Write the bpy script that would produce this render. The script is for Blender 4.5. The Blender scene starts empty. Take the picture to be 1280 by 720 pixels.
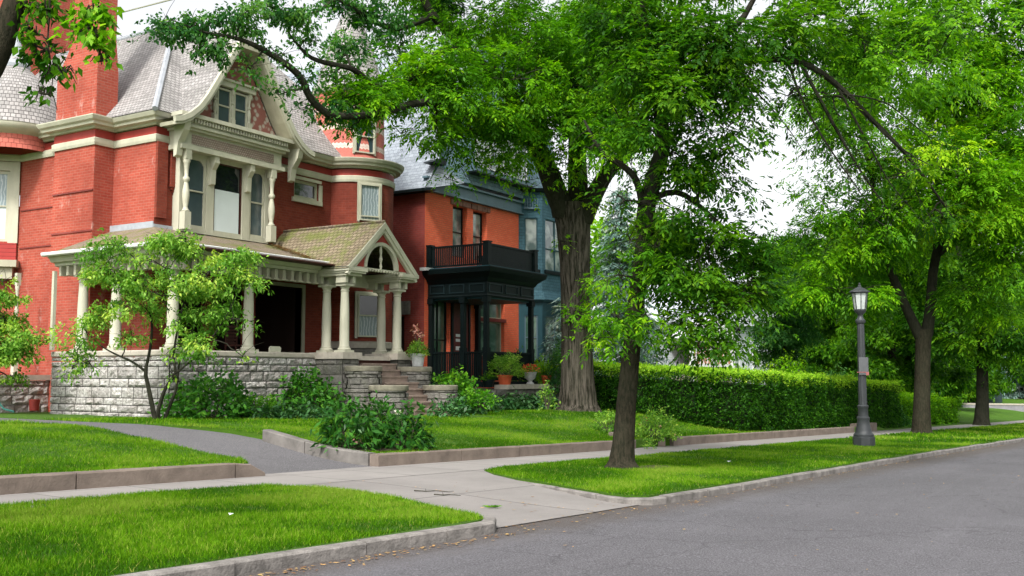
import bpy, bmesh, math, random
import numpy as np
from mathutils import Vector, Matrix, noise
random.seed(7); RNG = np.random.default_rng(7)
PI = math.pi; R = math.radians
sc = bpy.context.scene; COL = sc.collection

# ------------------------------------------------------------------ camera
F_PX = 1281.0; EYE = Vector((0, 0, 1.6)); AZ = R(31.8); PITCH = math.atan(108 / F_PX)
FH = Vector((math.cos(AZ), math.sin(AZ), 0)); RT = Vector((math.sin(AZ), -math.cos(AZ), 0))
FW = FH * math.cos(PITCH) + Vector((0, 0, math.sin(PITCH))); UP = -FH * math.sin(PITCH) + Vector((0, 0, math.cos(PITCH)))
def at(u, v, D): return EYE + (FW + RT * ((u - 640) / F_PX) - UP * ((v - 360) / F_PX)) * D
cd = bpy.data.cameras.new('camera'); cam = bpy.data.objects.new('camera', cd); COL.objects.link(cam)
cd.sensor_width = 36; cd.lens = 36 * F_PX / 1280; cd.clip_end = 3000; cd.clip_start = .1
cam.location = EYE; cam.rotation_euler = FW.to_track_quat('-Z', 'Y').to_euler(); sc.camera = cam

# ------------------------------------------------------------------ world, sun
w = bpy.data.worlds.new('World'); sc.world = w; w.use_nodes = True
SUN_EL, SUN_AZ = R(48), R(197)       # direction TOWARDS the sun, azimuth from +x
nt = w.node_tree; nt.nodes.clear()
sky = nt.nodes.new('ShaderNodeTexSky'); sky.sky_type = 'NISHITA'; sky.sun_disc = False
sky.sun_elevation = SUN_EL; sky.sun_rotation = R(90) - SUN_AZ; sky.air_density = 1.0; sky.dust_density = 4.0; sky.ozone_density = 1
hs = nt.nodes.new('ShaderNodeHueSaturation'); hs.inputs['Saturation'].default_value = .12; hs.inputs['Value'].default_value = 1.6
bg = nt.nodes.new('ShaderNodeBackground'); bg.inputs['Strength'].default_value = .15
wo = nt.nodes.new('ShaderNodeOutputWorld')
nt.links.new(sky.outputs[0], hs.inputs['Color']); nt.links.new(hs.outputs[0], bg.inputs[0]); nt.links.new(bg.outputs[0], wo.inputs[0])
sl = bpy.data.lights.new('sun', 'SUN'); sl.energy = 2.8; sl.angle = R(9); sl.color = (1, .96, .9)
so = bpy.data.objects.new('sun', sl); COL.objects.link(so)
sd_ = Vector((math.cos(SUN_AZ) * math.cos(SUN_EL), math.sin(SUN_AZ) * math.cos(SUN_EL), math.sin(SUN_EL)))
so.rotation_euler = sd_.to_track_quat('Z', 'Y').to_euler(); so.location = (0, 0, 30)
sc.view_settings.view_transform = 'Standard'; sc.view_settings.look = 'None'; sc.view_settings.gamma = 1
sc.view_settings.exposure = .34
sc.cycles.max_bounces = 6; sc.cycles.transparent_max_bounces = 4; sc.cycles.diffuse_bounces = 2; sc.cycles.glossy_bounces = 2
sc.cycles.transmission_bounces = 3; sc.cycles.use_denoising = True

# ------------------------------------------------------------------ street frame (s along the street, n across) and heights
SDA = R(-4.5); SV = (math.cos(SDA), math.sin(SDA)); NV = (-math.sin(SDA), math.cos(SDA))
def B(s): return -.022 * max(min(s, 170), -30)
def XY(s, n): return (s * SV[0] + n * NV[0], s * SV[1] + n * NV[1])
def SN(x, y): return (x * SV[0] + y * SV[1], x * NV[0] + y * NV[1])
def sm(t): t = min(max(t, 0.), 1.); return t * t * (3 - 2 * t)
def lawn(s, n): return B(s) + .37 - .19 * sm((s - 45.2) / 2.5) + (.45 + .17 * sm((s - 20) / 12)) * sm((n - 13.9) / 6)
def drive(s, n): return B(s) + .15 + .66 * sm((n - 13.8) / 6.6)
def isl(s, n): return B(s) + .13 + .035 * sm((n - 7.4) / 5)
def apron(s, n): return B(s) + .012 + .138 * sm((n - 7.45) / 4.4)
def P3(s, n, z): x, y = XY(s, n); return (x, y, z)
def gz(x, y):
    s, n = SN(x, y)
    return lawn(s, n) if n > 13.8 else isl(s, n)

# ------------------------------------------------------------------ mesh builder
ORG = {}
class MB:
    def __init__(s): s.v = []; s.f = []; s.uv = {}
    def add(s, vs, fs):
        b = len(s.v); s.v += [tuple(p) for p in vs]; s.f += [tuple(i + b for i in f) for f in fs]
    def hexa(s, p):   # 8 points: bottom 4 ccw, top 4
        s.add(p, [(3, 2, 1, 0), (4, 5, 6, 7), (0, 1, 5, 4), (1, 2, 6, 5), (2, 3, 7, 6), (3, 0, 4, 7)])
    def box(s, x0, x1, y0, y1, z0, z1):
        s.hexa([(x0, y0, z0), (x1, y0, z0), (x1, y1, z0), (x0, y1, z0), (x0, y0, z1), (x1, y0, z1), (x1, y1, z1), (x0, y1, z1)])
    def lbox(s, b, u0, u1, z0, z1, d0, d1):
        s.hexa([b(u0, d0, z0), b(u0, d1, z0), b(u1, d1, z0), b(u1, d0, z0), b(u0, d0, z1), b(u0, d1, z1), b(u1, d1, z1), b(u1, d0, z1)])
    def lathe(s, cx, cy, prof, n=16, a0=0, a1=2 * PI, closed=True):
        vs = []; m = n if closed else n + 1
        for r, z in prof:
            for i in range(m):
                a = a0 + (a1 - a0) * i / n; vs.append((cx + r * math.cos(a), cy + r * math.sin(a), z))
        fs = []; b = len(s.f)
        for k in range(len(prof) - 1):
            for i in range(n):
                j = (i + 1) % m
                if prof[k][0] < 1e-5: fs.append((k * m + i, (k + 1) * m + j, (k + 1) * m + i))
                elif prof[k + 1][0] < 1e-5: fs.append((k * m + i, k * m + j, (k + 1) * m + i))
                else: fs.append((k * m + i, k * m + j, (k + 1) * m + j, (k + 1) * m + i))
        s.add(vs, fs)
        rr = max(p[0] for p in prof); arc = 0; q = 0
        for k in range(len(prof) - 1):
            dl = math.hypot(prof[k + 1][0] - prof[k][0], prof[k + 1][1] - prof[k][1])
            for i in range(n):
                u0 = rr * (a1 - a0) * i / n; u1 = rr * (a1 - a0) * (i + 1) / n
                f = fs[q]
                uu = [(u0, arc), (u1, arc), (u1, arc + dl), (u0, arc + dl)] if len(f) == 4 else [(u0, arc), (u1, arc), (u0, arc + dl)]
                s.uv[b + q] = uu; q += 1
            arc += dl
    def tube(s, pts, rad, n=8, cap=True):
        vs = []; fs = []; pts = [Vector(p) for p in pts]; prev = None
        for k, p in enumerate(pts):
            d = (pts[min(k + 1, len(pts) - 1)] - pts[max(k - 1, 0)]).normalized()
            a = (prev - d * prev.dot(d)) if prev is not None else d.orthogonal()
            a.normalize(); prev = a; c = d.cross(a); r = rad[k] if hasattr(rad, '__len__') else rad
            for i in range(n):
                t = 2 * PI * i / n; vs.append(p + a * (r * math.cos(t)) + c * (r * math.sin(t)))
        for k in range(len(pts) - 1):
            for i in range(n): j = (i + 1) % n; fs.append((k * n + i, k * n + j, (k + 1) * n + j, (k + 1) * n + i))
        if cap: fs.append(tuple(range(n - 1, -1, -1))); fs.append(tuple((len(pts) - 1) * n + i for i in range(n)))
        b = len(s.f); s.add(vs, fs); arc = 0
        r0 = rad[0] if hasattr(rad, '__len__') else rad
        for k in range(len(pts) - 1):
            dl = (pts[k + 1] - pts[k]).length
            for i in range(n):
                u0 = 2 * PI * r0 * i / n; u1 = 2 * PI * r0 * (i + 1) / n
                s.uv[b + k * n + i] = [(u0, arc), (u1, arc), (u1, arc + dl), (u0, arc + dl)]
            arc += dl
    def extr(s, poly, fn, t0, t1):   # poly of (a,b); fn(a,b,t)->xyz
        n = len(poly); s.add([fn(a, b, t0) for a, b in poly] + [fn(a, b, t1) for a, b in poly],
              [tuple(range(n - 1, -1, -1)), tuple(range(n, 2 * n))] + [(i, (i + 1) % n, n + (i + 1) % n, n + i) for i in range(n)])
    def sweep(s, path, prof, closed=False, endcap=True):   # path of (x,y[,z]), prof of (outward,z); outward = right of travel
        n = len(path); m = len(prof); vs = []
        for k in range(n):
            p = Vector(path[k][:2]); z0 = path[k][2] if len(path[k]) > 2 else 0
            def nr(i, j):
                d = (Vector(path[j][:2]) - Vector(path[i][:2])).normalized(); return Vector((d.y, -d.x))
            if closed: a = nr((k - 1) % n, k); c = nr(k, (k + 1) % n)
            else: a = nr(max(k - 1, 0), max(k, 1)); c = nr(min(k, n - 2), min(k + 1, n - 1))
            mt = (a + c); mt = mt / max(mt.dot(a), .35) if mt.length > 1e-6 else a
            for o, z in prof: q = p + mt * o; vs.append((q.x, q.y, z + z0))
        fs = []
        for k in range(n if closed else n - 1):
            for i in range(m):
                j = (i + 1) % m; k2 = (k + 1) % n; fs.append((k * m + i, k2 * m + i, k2 * m + j, k * m + j))
        if endcap and not closed: fs.append(tuple(range(m))); fs.append(tuple((n - 1) * m + i for i in range(m - 1, -1, -1)))
        s.add(vs, fs)
    def build(s, name, mat, parent=None, org=None, smooth=False, cuts=False):
        o3 = Vector(org) if org is not None else (ORG[parent.name] if parent is not None else Vector((0, 0, 0)))
        me = bpy.data.meshes.new(name); me.from_pydata([(p[0] - o3[0], p[1] - o3[1], p[2] - o3[2]) for p in s.v], [], s.f)
        uvl = me.uv_layers.new(name='UVMap').data
        V = s.v
        for fi, poly in enumerate(me.polygons):
            if fi in s.uv and len(s.uv[fi]) == len(poly.vertices):
                for k, li in enumerate(poly.loop_indices): uvl[li].uv = s.uv[fi][k]
                continue
            nn = poly.normal
            if abs(nn.z) > .985:
                for li, vi in zip(poly.loop_indices, poly.vertices): uvl[li].uv = (V[vi][0], V[vi][1])
            else:
                t = Vector((-nn.y, nn.x, 0)).normalized(); up = nn.cross(t)
                for li, vi in zip(poly.loop_indices, poly.vertices):
                    p = Vector(V[vi]); uvl[li].uv = (p.dot(t), p.z if abs(nn.z) < .05 else p.dot(up))
        if smooth: me.shade_smooth() if hasattr(me, 'shade_smooth') else None
        me.materials.append(mat)
        o = bpy.data.objects.new(name, me); COL.objects.link(o)
        if parent is not None: o.parent = parent
        else: o.location = o3
        ORG[o.name] = o3
        if smooth: me.set_sharp_from_angle(angle=R(40))
        return o
def tag(o, label=None, cat=None, group=None, kind=None):
    if label: o['label'] = label
    if cat: o['category'] = cat
    if group: o['group'] = group
    if kind: o['kind'] = kind
    return o
def thing(name, loc, label, cat, group=None):
    o = bpy.data.objects.new(name, None); COL.objects.link(o); o.location = loc; o.empty_display_size = .2
    ORG[o.name] = Vector(loc); return tag(o, label, cat, group)
def basis(x0, y0, ang):    # u along ang; d outward = to the right of travel
    c, s_ = math.cos(ang), math.sin(ang)
    return lambda u, d, z: (x0 + u * c + d * s_, y0 + u * s_ - d * c, z)
def copy_thing(src, loc, rz=0, label=None, group=None, scale=1):
    def cp(o, par):
        c = o.copy(); COL.objects.link(c); ORG[c.name] = ORG[o.name]
        if par is not None: c.parent = par
        for ch in list(o.children): cp(ch, c)
        return c
    c = cp(src, None); c.location = loc; c.rotation_euler = (0, 0, rz); c.scale = (scale,) * 3
    if label: c['label'] = label
    if group: c['group'] = group
    return c

# ------------------------------------------------------------------ materials
class NT:
    def __init__(s, name):
        s.m = bpy.data.materials.new(name); s.m.use_nodes = True; s.t = s.m.node_tree; s.t.nodes.clear()
        s.out = s.n('OutputMaterial'); s.p = s.n('BsdfPrincipled'); s.l(s.p, s.out)
        s.p.inputs['Specular IOR Level'].default_value = .3
    def n(s, k, **kw):
        x = s.t.nodes.new('ShaderNode' + k)
        for a, b in kw.items(): setattr(x, a, b)
        return x
    def l(s, a, b, o=0, i=0): s.t.links.new(a.outputs[o], b.inputs[i])
    def co(s, kind='UV'):
        x = s.n('TexCoord'); return x.outputs[kind]
    def noise(s, scale, detail=4, rough=.6, vec=None, stretch=None):
        x = s.n('TexNoise'); x.inputs['Scale'].default_value = scale; x.inputs['Detail'].default_value = detail; x.inputs['Roughness'].default_value = rough
        v = vec if vec is not None else s.co('Object')
        if stretch:
            mp = s.n('Mapping'); mp.inputs['Scale'].default_value = stretch; s.t.links.new(v, mp.inputs[0]); v = mp.outputs[0]
        s.t.links.new(v, x.inputs['Vector']); return x.outputs[0]
    def ramp(s, fac, stops):
        x = s.n('ValToRGB'); e = x.color_ramp.elements
        while len(e) < len(stops): e.new(.5)
        for q, (p, c) in zip(e, stops): q.position = p; q.color = (*c, 1) if len(c) == 3 else c
        s.t.links.new(fac, x.inputs[0]); return x.outputs[0]
    def mix(s, fac, a, b, mode='MIX'):
        x = s.n('Mix', data_type='RGBA', blend_type=mode)
        for v, i in ((fac, 0), (a, 6), (b, 7)):
            if hasattr(v, 'links'): s.t.links.new(v, x.inputs[i])
            else: x.inputs[i].default_value = v if not isinstance(v, tuple) else (*v, 1)
        return x.outputs[2]
    def math(s, op, a, b=0):
        x = s.n('Math', operation=op)
        for v, i in ((a, 0), (b, 1)):
            if hasattr(v, 'links'): s.t.links.new(v, x.inputs[i])
            else: x.inputs[i].default_value = v
        return x.outputs[0]
    def bump(s, h, dist=.02, strength=.6):
        x = s.n('Bump'); x.inputs['Distance'].default_value = dist; x.inputs['Strength'].default_value = strength
        s.t.links.new(h, x.inputs['Height']); s.t.links.new(x.outputs[0], s.p.inputs['Normal']); return x
    def col(s, c):
        if hasattr(c, 'links'): s.t.links.new(c, s.p.inputs['Base Color'])
        else: s.p.inputs['Base Color'].default_value = (*c, 1)
    def rough(s, r): s.p.inputs['Roughness'].default_value = r
def G(a): return (a, a, a)
def brickmat(name, c1, c2, mortar, bw=.22, rh=.075, ms=.006, stain=.5, white=0, dist=.008, rough=.85):
    t = NT(name); b = t.n('TexBrick'); b.offset = .5
    for k, v in (('Scale', 1), ('Mortar Size', ms), ('Mortar Smooth', .2), ('Brick Width', bw), ('Row Height', rh), ('Bias', 0)): b.inputs[k].default_value = v
    b.inputs['Color1'].default_value = (*c1, 1); b.inputs['Color2'].default_value = (*c2, 1); b.inputs['Mortar'].default_value = (*mortar, 1)
    t.t.links.new(t.co('UV'), b.inputs['Vector'])
    n1 = t.noise(.7, 5, .65); n2 = t.noise(6, 3)
    c = t.mix(t.ramp(n1, [(.32, G(0)), (.66, G(min(1, stain * 1.5)))]), b.outputs[0], tuple(x * .42 for x in c1))
    n5 = t.noise(.9, 6, .75, stretch=(1, 1, .18)); c = t.mix(t.ramp(n5, [(.52, G(0)), (.72, G(stain * .9))]), c, tuple(x * .35 for x in c1))
    c = t.mix(t.math('MULTIPLY', n2, .35), c, tuple(min(1, x * 1.35 + .02) for x in c1))
    if white:
        n3 = t.noise(2.2, 6, .75, stretch=(1, 1, .5)); c = t.mix(t.ramp(n3, [(.6, G(0)), (.75, G(white))]), c, (.62, .5, .45))
    t.col(c); t.rough(rough)
    h = t.math('MULTIPLY', b.outputs[1], -1.); t.bump(t.math('ADD', h, t.math('MULTIPLY', n2, .4)), dist, .7); return t.m
def shingle(name, c1, c2, gap, bw=.16, rh=.13, moss=None, ms=.006, dist=.03, stain=.4, staincol=None):
    t = NT(name); b = t.n('TexBrick'); b.offset = .45; b.squash = 1
    for k, v in (('Scale', 1), ('Mortar Size', ms), ('Mortar Smooth', .4), ('Brick Width', bw), ('Row Height', rh), ('Bias', 0)): b.inputs[k].default_value = v
    b.inputs['Color1'].default_value = (*c1, 1); b.inputs['Color2'].default_value = (*c2, 1); b.inputs['Mortar'].default_value = (*gap, 1)
    uv = t.co('UV'); nz = t.n('TexNoise'); nz.inputs['Scale'].default_value = 3.5; t.t.links.new(uv, nz.inputs['Vector'])
    va = t.n('VectorMath', operation='MULTIPLY_ADD'); t.t.links.new(nz.outputs['Color'], va.inputs[0]); va.inputs[1].default_value = (.03, .035, 0); t.t.links.new(uv, va.inputs[2])
    t.t.links.new(va.outputs[0], b.inputs['Vector'])
    n1 = t.noise(.9, 5, .7); n2 = t.noise(9, 3)
    c = t.mix(t.ramp(n1, [(.35, G(0)), (.7, G(stain))]), b.outputs[0], staincol or tuple(x * .5 for x in c1))
    c = t.mix(t.math('MULTIPLY', n2, .3), c, c2)
    if moss: n3 = t.noise(1.3, 6, .7); c = t.mix(t.ramp(n3, [(.47, G(0)), (.6, G(.85))]), c, moss)
    t.col(c); t.rough(.85)
    sp = t.n('SeparateXYZ'); t.t.links.new(va.outputs[0], sp.inputs[0])
    fr = t.math('FRACT', t.math('DIVIDE', sp.outputs[1], rh)); h = t.math('SUBTRACT', t.math('MULTIPLY', fr, -1.), b.outputs[1]); t.bump(h, dist, .8); return t.m
def plain(name, c, rough=.6, var=.15, scale=3, bump=0, bscale=30, spec=.3, metal=0):
    t = NT(name); n1 = t.noise(scale, 5, .65)
    t.col(t.mix(t.ramp(n1, [(.3, G(0)), (.75, G(1))]), tuple(x * (1 - var) for x in c), tuple(min(1, x * (1 + var)) for x in c)))
    t.rough(rough); t.p.inputs['Specular IOR Level'].default_value = spec; t.p.inputs['Metallic'].default_value = metal
    if bump: t.bump(t.noise(bscale, 4, .6), bump, .6)
    return t.m
def paint(name, c, dirt=.35, rough=.55):
    t = NT(name); n1 = t.noise(1.6, 6, .7, stretch=(1, 1, .35)); n2 = t.noise(14, 4, .6)
    c2 = t.mix(t.ramp(n1, [(.35, G(0)), (.7, G(min(1, dirt * 1.6)))]), c, tuple(x * .55 for x in c)); c2 = t.mix(t.ramp(n2, [(.55, G(0)), (.8, G(.25))]), c2, tuple(x * .7 for x in c))
    t.col(c2); t.rough(rough); t.bump(n2, .004, .4); return t.m
def glass(name, c=(.012, .016, .018), rough=.04, blotch=None):
    t = NT(name); t.rough(rough); t.p.inputs['Specular IOR Level'].default_value = .9; t.p.inputs['IOR'].default_value = 1.6
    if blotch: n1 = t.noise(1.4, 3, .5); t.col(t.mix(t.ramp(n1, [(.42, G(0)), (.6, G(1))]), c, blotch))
    else: t.col(c)
    t.bump(t.noise(1.2, 2), .01, .25); return t.m
def leafmat(name, c1, c2, trans=.45, rough=.5, tc=None, spec=.14, hue=None, top=None):
    t = NT(name); a = t.n('Attribute'); a.attribute_name = 'tint'
    c = t.ramp(a.outputs['Fac'], [(0, tuple(x * .75 for x in c1)), (.3, c1), (.75, c2), (1, top or (min(1, c2[0] * 1.45), c2[1] * 1.12, c2[2]))]); t.col(c); t.rough(rough); t.p.inputs['Specular IOR Level'].default_value = spec
    tr = t.n('BsdfTranslucent'); t.t.links.new(t.mix(1., c, (1.5, 1.6, .55), 'MULTIPLY'), tr.inputs[0])
    mx = t.n('MixShader'); mx.inputs[0].default_value = trans; t.l(t.p, mx, 0, 1); t.l(tr, mx, 0, 2); t.l(mx, t.out, 0, 0); return t.m

def asphalt_mat(name, base, crack=.5, speck=1, gutter=False):
    t = NT(name); v = t.co('Object'); n1 = t.noise(.35, 6, .65, v); n2 = t.noise(55, 2, .9, v); n3 = t.noise(3, 5, .7, v)
    c = t.mix(t.ramp(n1, [(.3, G(0)), (.7, G(1))]), tuple(x * .8 for x in base), tuple(x * 1.15 for x in base))
    c = t.mix(t.ramp(n3, [(.5, G(0)), (.75, G(.35))]), c, tuple(x * .65 for x in base))
    c = t.mix(t.ramp(n2, [(.40, G(.8 * speck)), (.5, G(0))]), c, tuple(x * .4 for x in base))
    c = t.mix(t.ramp(n2, [(.55, G(0)), (.65, G(.8 * speck))]), c, tuple(x * 2. for x in base))
    vo = t.n('TexVoronoi', feature='DISTANCE_TO_EDGE'); vo.inputs['Scale'].default_value = .33
    nv = t.n('TexNoise'); nv.inputs['Scale'].default_value = 1.5; nv.inputs['Detail'].default_value = 6; t.t.links.new(v, nv.inputs[0])
    va = t.n('VectorMath', operation='MULTIPLY_ADD'); t.t.links.new(nv.outputs['Color'], va.inputs[0]); va.inputs[1].default_value = (.9, .9, .9); t.t.links.new(v, va.inputs[2]); t.t.links.new(va.outputs[0], vo.inputs['Vector'])
    c = t.mix(t.ramp(vo.outputs[0], [(0, G(crack)), (.006, G(0))]), c, tuple(x * .35 for x in base))
    if gutter:
        dp = t.n('VectorMath', operation='DOT_PRODUCT'); t.t.links.new(v, dp.inputs[0]); dp.inputs[1].default_value = (NV[0], NV[1], 0)
        e = t.math('ADD', dp.outputs['Value'], t.math('MULTIPLY', n3, .9)); c = t.mix(t.ramp(t.math('MULTIPLY', t.math('SUBTRACT', e, 6.9), .8), [(0, G(0)), (.5, G(.55)), (.9, G(.75))]), c, (.075, .06, .048))
        st = t.noise(1.2, 5, .7, v, (.12, 1.6, 1)); c = t.mix(t.ramp(st, [(.5, G(0)), (.7, G(.3))]), c, tuple(x * 1.4 for x in base))
    t.col(c); t.rough(.85); t.bump(n2, .01, .9); return t.m
def concrete_mat(name, base, joint=1.5, stain=.4, off=(0, 0)):
    t = NT(name); v = t.co('Object'); n1 = t.noise(.6, 7, .7, v); n2 = t.noise(60, 3, .7, v); n3 = t.noise(4, 5, .7, v)
    mp = t.n('Mapping'); mp.inputs['Rotation'].default_value = (0, 0, -SDA); mp.inputs['Location'].default_value = (off[0], off[1], 0); t.t.links.new(v, mp.inputs[0])
    b = t.n('TexBrick'); b.offset = 0
    for k, q in (('Scale', 1), ('Mortar Size', .02), ('Mortar Smooth', .3), ('Brick Width', joint), ('Row Height', joint * 1.13)): b.inputs[k].default_value = q
    b.inputs['Color1'].default_value = (*base, 1); b.inputs['Color2'].default_value = (*[x * .88 for x in base], 1); b.inputs['Mortar'].default_value = (*[x * .4 for x in base], 1)
    t.t.links.new(mp.outputs[0], b.inputs['Vector'])
    c = t.mix(t.ramp(n1, [(.38, G(0)), (.75, G(stain))]), b.outputs[0], tuple(x * .55 for x in base))
    c = t.mix(t.ramp(n3, [(.55, G(0)), (.8, G(.3))]), c, tuple(x * .6 for x in base))
    c = t.mix(t.ramp(n2, [(.35, G(.4)), (.5, G(0))]), c, tuple(x * .6 for x in base))
    t.col(c); t.rough(.85); t.bump(t.math('SUBTRACT', t.math('MULTIPLY', n2, .4), b.outputs[1]), .006, .6); return t.m

M = {}
M['brick'] = brickmat('shaded_red_brick', (.20, .029, .013), (.30, .054, .026), (.22, .075, .055), .24, .088, .010, stain=.5)  # south walls and tower: their shade is put into a darker brick colour
M['brick_w'] = brickmat('sunlit_chalky_brick', (.34, .053, .030), (.45, .095, .058), (.40, .17, .125), .24, .088, .011, white=.5, stain=.4)  # west walls: brighter light put into the colour, plus chalky white efflorescence
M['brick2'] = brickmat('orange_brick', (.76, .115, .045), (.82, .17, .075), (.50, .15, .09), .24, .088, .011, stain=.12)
M['brick_dark'] = brickmat('weathered_shaded_brick', (.24, .035, .026), (.32, .055, .038), (.2, .08, .07), .24, .088, .011, stain=.6)
M['roof'] = shingle('grey_shingles', (.24, .23, .22), (.41, .39, .375), (.06, .055, .055), bw=.16, rh=.145, ms=.012, dist=.06, stain=.55)
M['roof_moss'] = shingle('mossy_shingles', (.20, .155, .10), (.30, .24, .16), (.045, .035, .025), bw=.17, rh=.17, moss=(.145, .165, .04), ms=.014, dist=.06)
M['roof_brown'] = shingle('brown_shingles', (.20, .16, .12), (.27, .21, .15), (.05, .04, .03), bw=.17, rh=.17, moss=(.13, .14, .03), ms=.012, dist=.05)
M['slate'] = shingle('grey_slate', (.25, .28, .32), (.37, .41, .46), (.11, .12, .14), bw=.24, rh=.17)
M['slate_blue'] = shingle('blue_slate', (.13, .21, .27), (.23, .33, .39), (.055, .09, .11), bw=.26, rh=.17, stain=.3)
M['teal'] = shingle('teal_shingles', (.04, .105, .135), (.065, .15, .185), (.015, .045, .06), bw=.2, rh=.14, stain=.3)
M['cream'] = paint('cream_paint', (.53, .515, .40))
M['cream_d'] = paint('weathered_cream_paint', (.44, .42, .31), .5)
M['white'] = paint('white_paint', (.7, .71, .70), .2)
M['stone_cap'] = plain('limestone_cap', (.42, .38, .32), .85, .2, 5, .01, 40)
M['dark_teal'] = paint('dark_green_paint', (.006, .012, .0125), .3, .45)
M['dark_teal'].node_tree.nodes['Principled BSDF'].inputs['Specular IOR Level'].default_value = .15
M['teal_trim'] = paint('blue_grey_trim', (.12, .19, .23), .3, .5)
M['green_trim'] = paint('deep_green_trim', (.012, .028, .032), .3, .5)
M['teal_flat'] = paint('teal_paint', (.02, .075, .095), .3, .5)
M['redpaint'] = paint('red_paint', (.34, .045, .035), .4)
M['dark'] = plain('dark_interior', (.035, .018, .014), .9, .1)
M['darkwood'] = plain('dark_wood', (.06, .018, .012), .6, .3)
M['metal_grey'] = plain('grey_iron', (.033, .037, .04), .5, .25, 6, .003, 60, .5)
M['flash'] = plain('lead_flashing', (.33, .35, .38), .6, .2, 4)
M['glass'] = glass('dark_glass'); M['glass_sky'] = glass('sky_painted_glass', (.10, .14, .14), .06, (.42, .47, .45))  # second glass: pale blotches paint a sky reflection into the pane colour
M['glass_green'] = glass('green_glass', (.05, .11, .08), .08, (.10, .18, .13))
def curtain_mat():
    t = NT('curtained_glass'); x = t.n('SeparateXYZ'); t.t.links.new(t.co('UV'), x.inputs[0]); n = t.noise(2.5, 3); v = t.math('SINE', t.math('ADD', t.math('MULTIPLY', x.outputs[0], 55.), t.math('MULTIPLY', n, 14.)))
    t.col(t.mix(t.ramp(v, [(.1, G(0)), (.9, G(1))]), (.20, .255, .27), (.38, .43, .44))); t.rough(.2); t.p.inputs['Specular IOR Level'].default_value = .5; return t.m
M['curtain'] = curtain_mat()
M['screen'] = glass('screened_glass', (.03, .05, .06), .25, (.05, .075, .085))
M['panel'] = plain('white_panel', (.62, .68, .68), .5, .06, 1)
M['terracotta'] = plain('terracotta', (.52, .10, .035), .7, .2, 8, .004, 60)
M['greyurn'] = plain('grey_cast_stone', (.40, .41, .40), .8, .25, 8, .005, 50)
M['asphalt'] = asphalt_mat('street_asphalt', (.108, .104, .113), .6, gutter=True)
M['drive'] = asphalt_mat('driveway_asphalt', (.125, .12, .126), .3)
M['concrete'] = concrete_mat('sidewalk_concrete', (.29, .27, .255), stain=.6)
M['apron'] = concrete_mat('apron_concrete', (.25, .232, .22), 3.1, .65, (.4, .7))
M['kerb'] = plain('granite_kerb', (.20, .185, .17), .9, .5, 4, .03, 18)
M['edging'] = plain('edging_concrete', (.175, .14, .115), .9, .3, 2.5, .015, 30)
M['edging_g'] = plain('grey_edging_concrete', (.16, .148, .135), .9, .35, 2.5, .015, 30)
def stone_mat():
    t = NT('rock_face_limestone'); g = t.n('NewGeometry'); n1 = t.noise(3, 6, .7); n2 = t.noise(14, 5, .7)
    c = t.mix(g.outputs['Random Per Island'], (.38, .36, .34), (.56, .54, .51)); c = t.mix(t.ramp(n1, [(.42, G(0)), (.68, G(.75))]), c, (.23, .20, .175)); c = t.mix(t.ramp(n2, [(.36, G(.75)), (.52, G(0))]), c, (.12, .11, .10))
    t.col(c); t.rough(.9); t.bump(n2, .05, .9); return t.m
M['stone'] = stone_mat()
def stone_dark():
    t = NT('weathered_ledge_stone'); g = t.n('NewGeometry'); n1 = t.noise(2.5, 6, .7); n2 = t.noise(12, 5, .7)
    c = t.mix(g.outputs['Random Per Island'], (.13, .125, .11), (.22, .205, .185)); c = t.mix(t.ramp(n1, [(.45, G(0)), (.7, G(.7))]), c, (.11, .115, .08)); c = t.mix(t.ramp(n2, [(.3, G(.6)), (.5, G(0))]), c, (.06, .06, .055))
    t.col(c); t.rough(.9); t.bump(n2, .05, .9); return t.m
M['stone_d'] = stone_dark()
M['mortar'] = plain('mortar', (.06, .055, .05), .95)
def bark(name, c, c2, sc_=5, st=(1, 1, .18), d=.08):
    t = NT(name); n1 = t.noise(sc_, 6, .7, stretch=st); n2 = t.noise(1.2, 4)
    cc = t.mix(t.ramp(n1, [(.40, G(0)), (.60, G(1))]), c, c2); cc = t.mix(t.math('MULTIPLY', n2, .4), cc, (.10, .11, .07)); t.col(cc); t.rough(1.); t.p.inputs['Specular IOR Level'].default_value = .03; t.bump(n1, d, 1.); return t.m
M['bark_elm'] = bark('furrowed_grey_bark', (.010, .0075, .006), (.15, .125, .105), 11, (1, 1, .09), .2)
M['bark'] = bark('brown_bark', (.005, .0035, .0025), (.036, .026, .019), 22, (1, 1, .3), .04)
M['bark_dark'] = bark('dark_bark', (.005, .0045, .004), (.024, .020, .017), 14, (1, 1, .3), .03)
M['bark_sm'] = bark('smooth_grey_bark', (.07, .055, .045), (.17, .14, .12), 14, (1, 1, .3), .01)
M['lf_elm'] = leafmat('elm_leaves', (.045, .16, .004), (.15, .37, .007))
M['lf_dark'] = leafmat('dark_tree_leaves', (.022, .095, .004), (.095, .25, .007))
M['lf_blue'] = leafmat('cool_green_leaves', (.025, .11, .025), (.09, .24, .055))
M['lf_bright'] = leafmat('yellow_green_leaves', (.10, .28, .006), (.23, .46, .012))
M['lf_spruce'] = leafmat('hazy_spruce_needles', (.12, .22, .19), (.30, .43, .38), .1)  # needle colour lightened to carry the haze
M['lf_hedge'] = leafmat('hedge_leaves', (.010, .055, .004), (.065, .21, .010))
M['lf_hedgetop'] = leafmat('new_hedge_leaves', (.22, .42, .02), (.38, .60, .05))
M['lf_shrub'] = leafmat('broad_shrub_leaves', (.03, .13, .015), (.09, .27, .03), .3, .4)
M['lf_hosta'] = leafmat('hosta_leaves', (.02, .08, .018), (.08, .20, .07), .25, .35)
M['lf_lime'] = leafmat('lime_leaves', (.045, .18, .008), (.13, .33, .02), .35)
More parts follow.
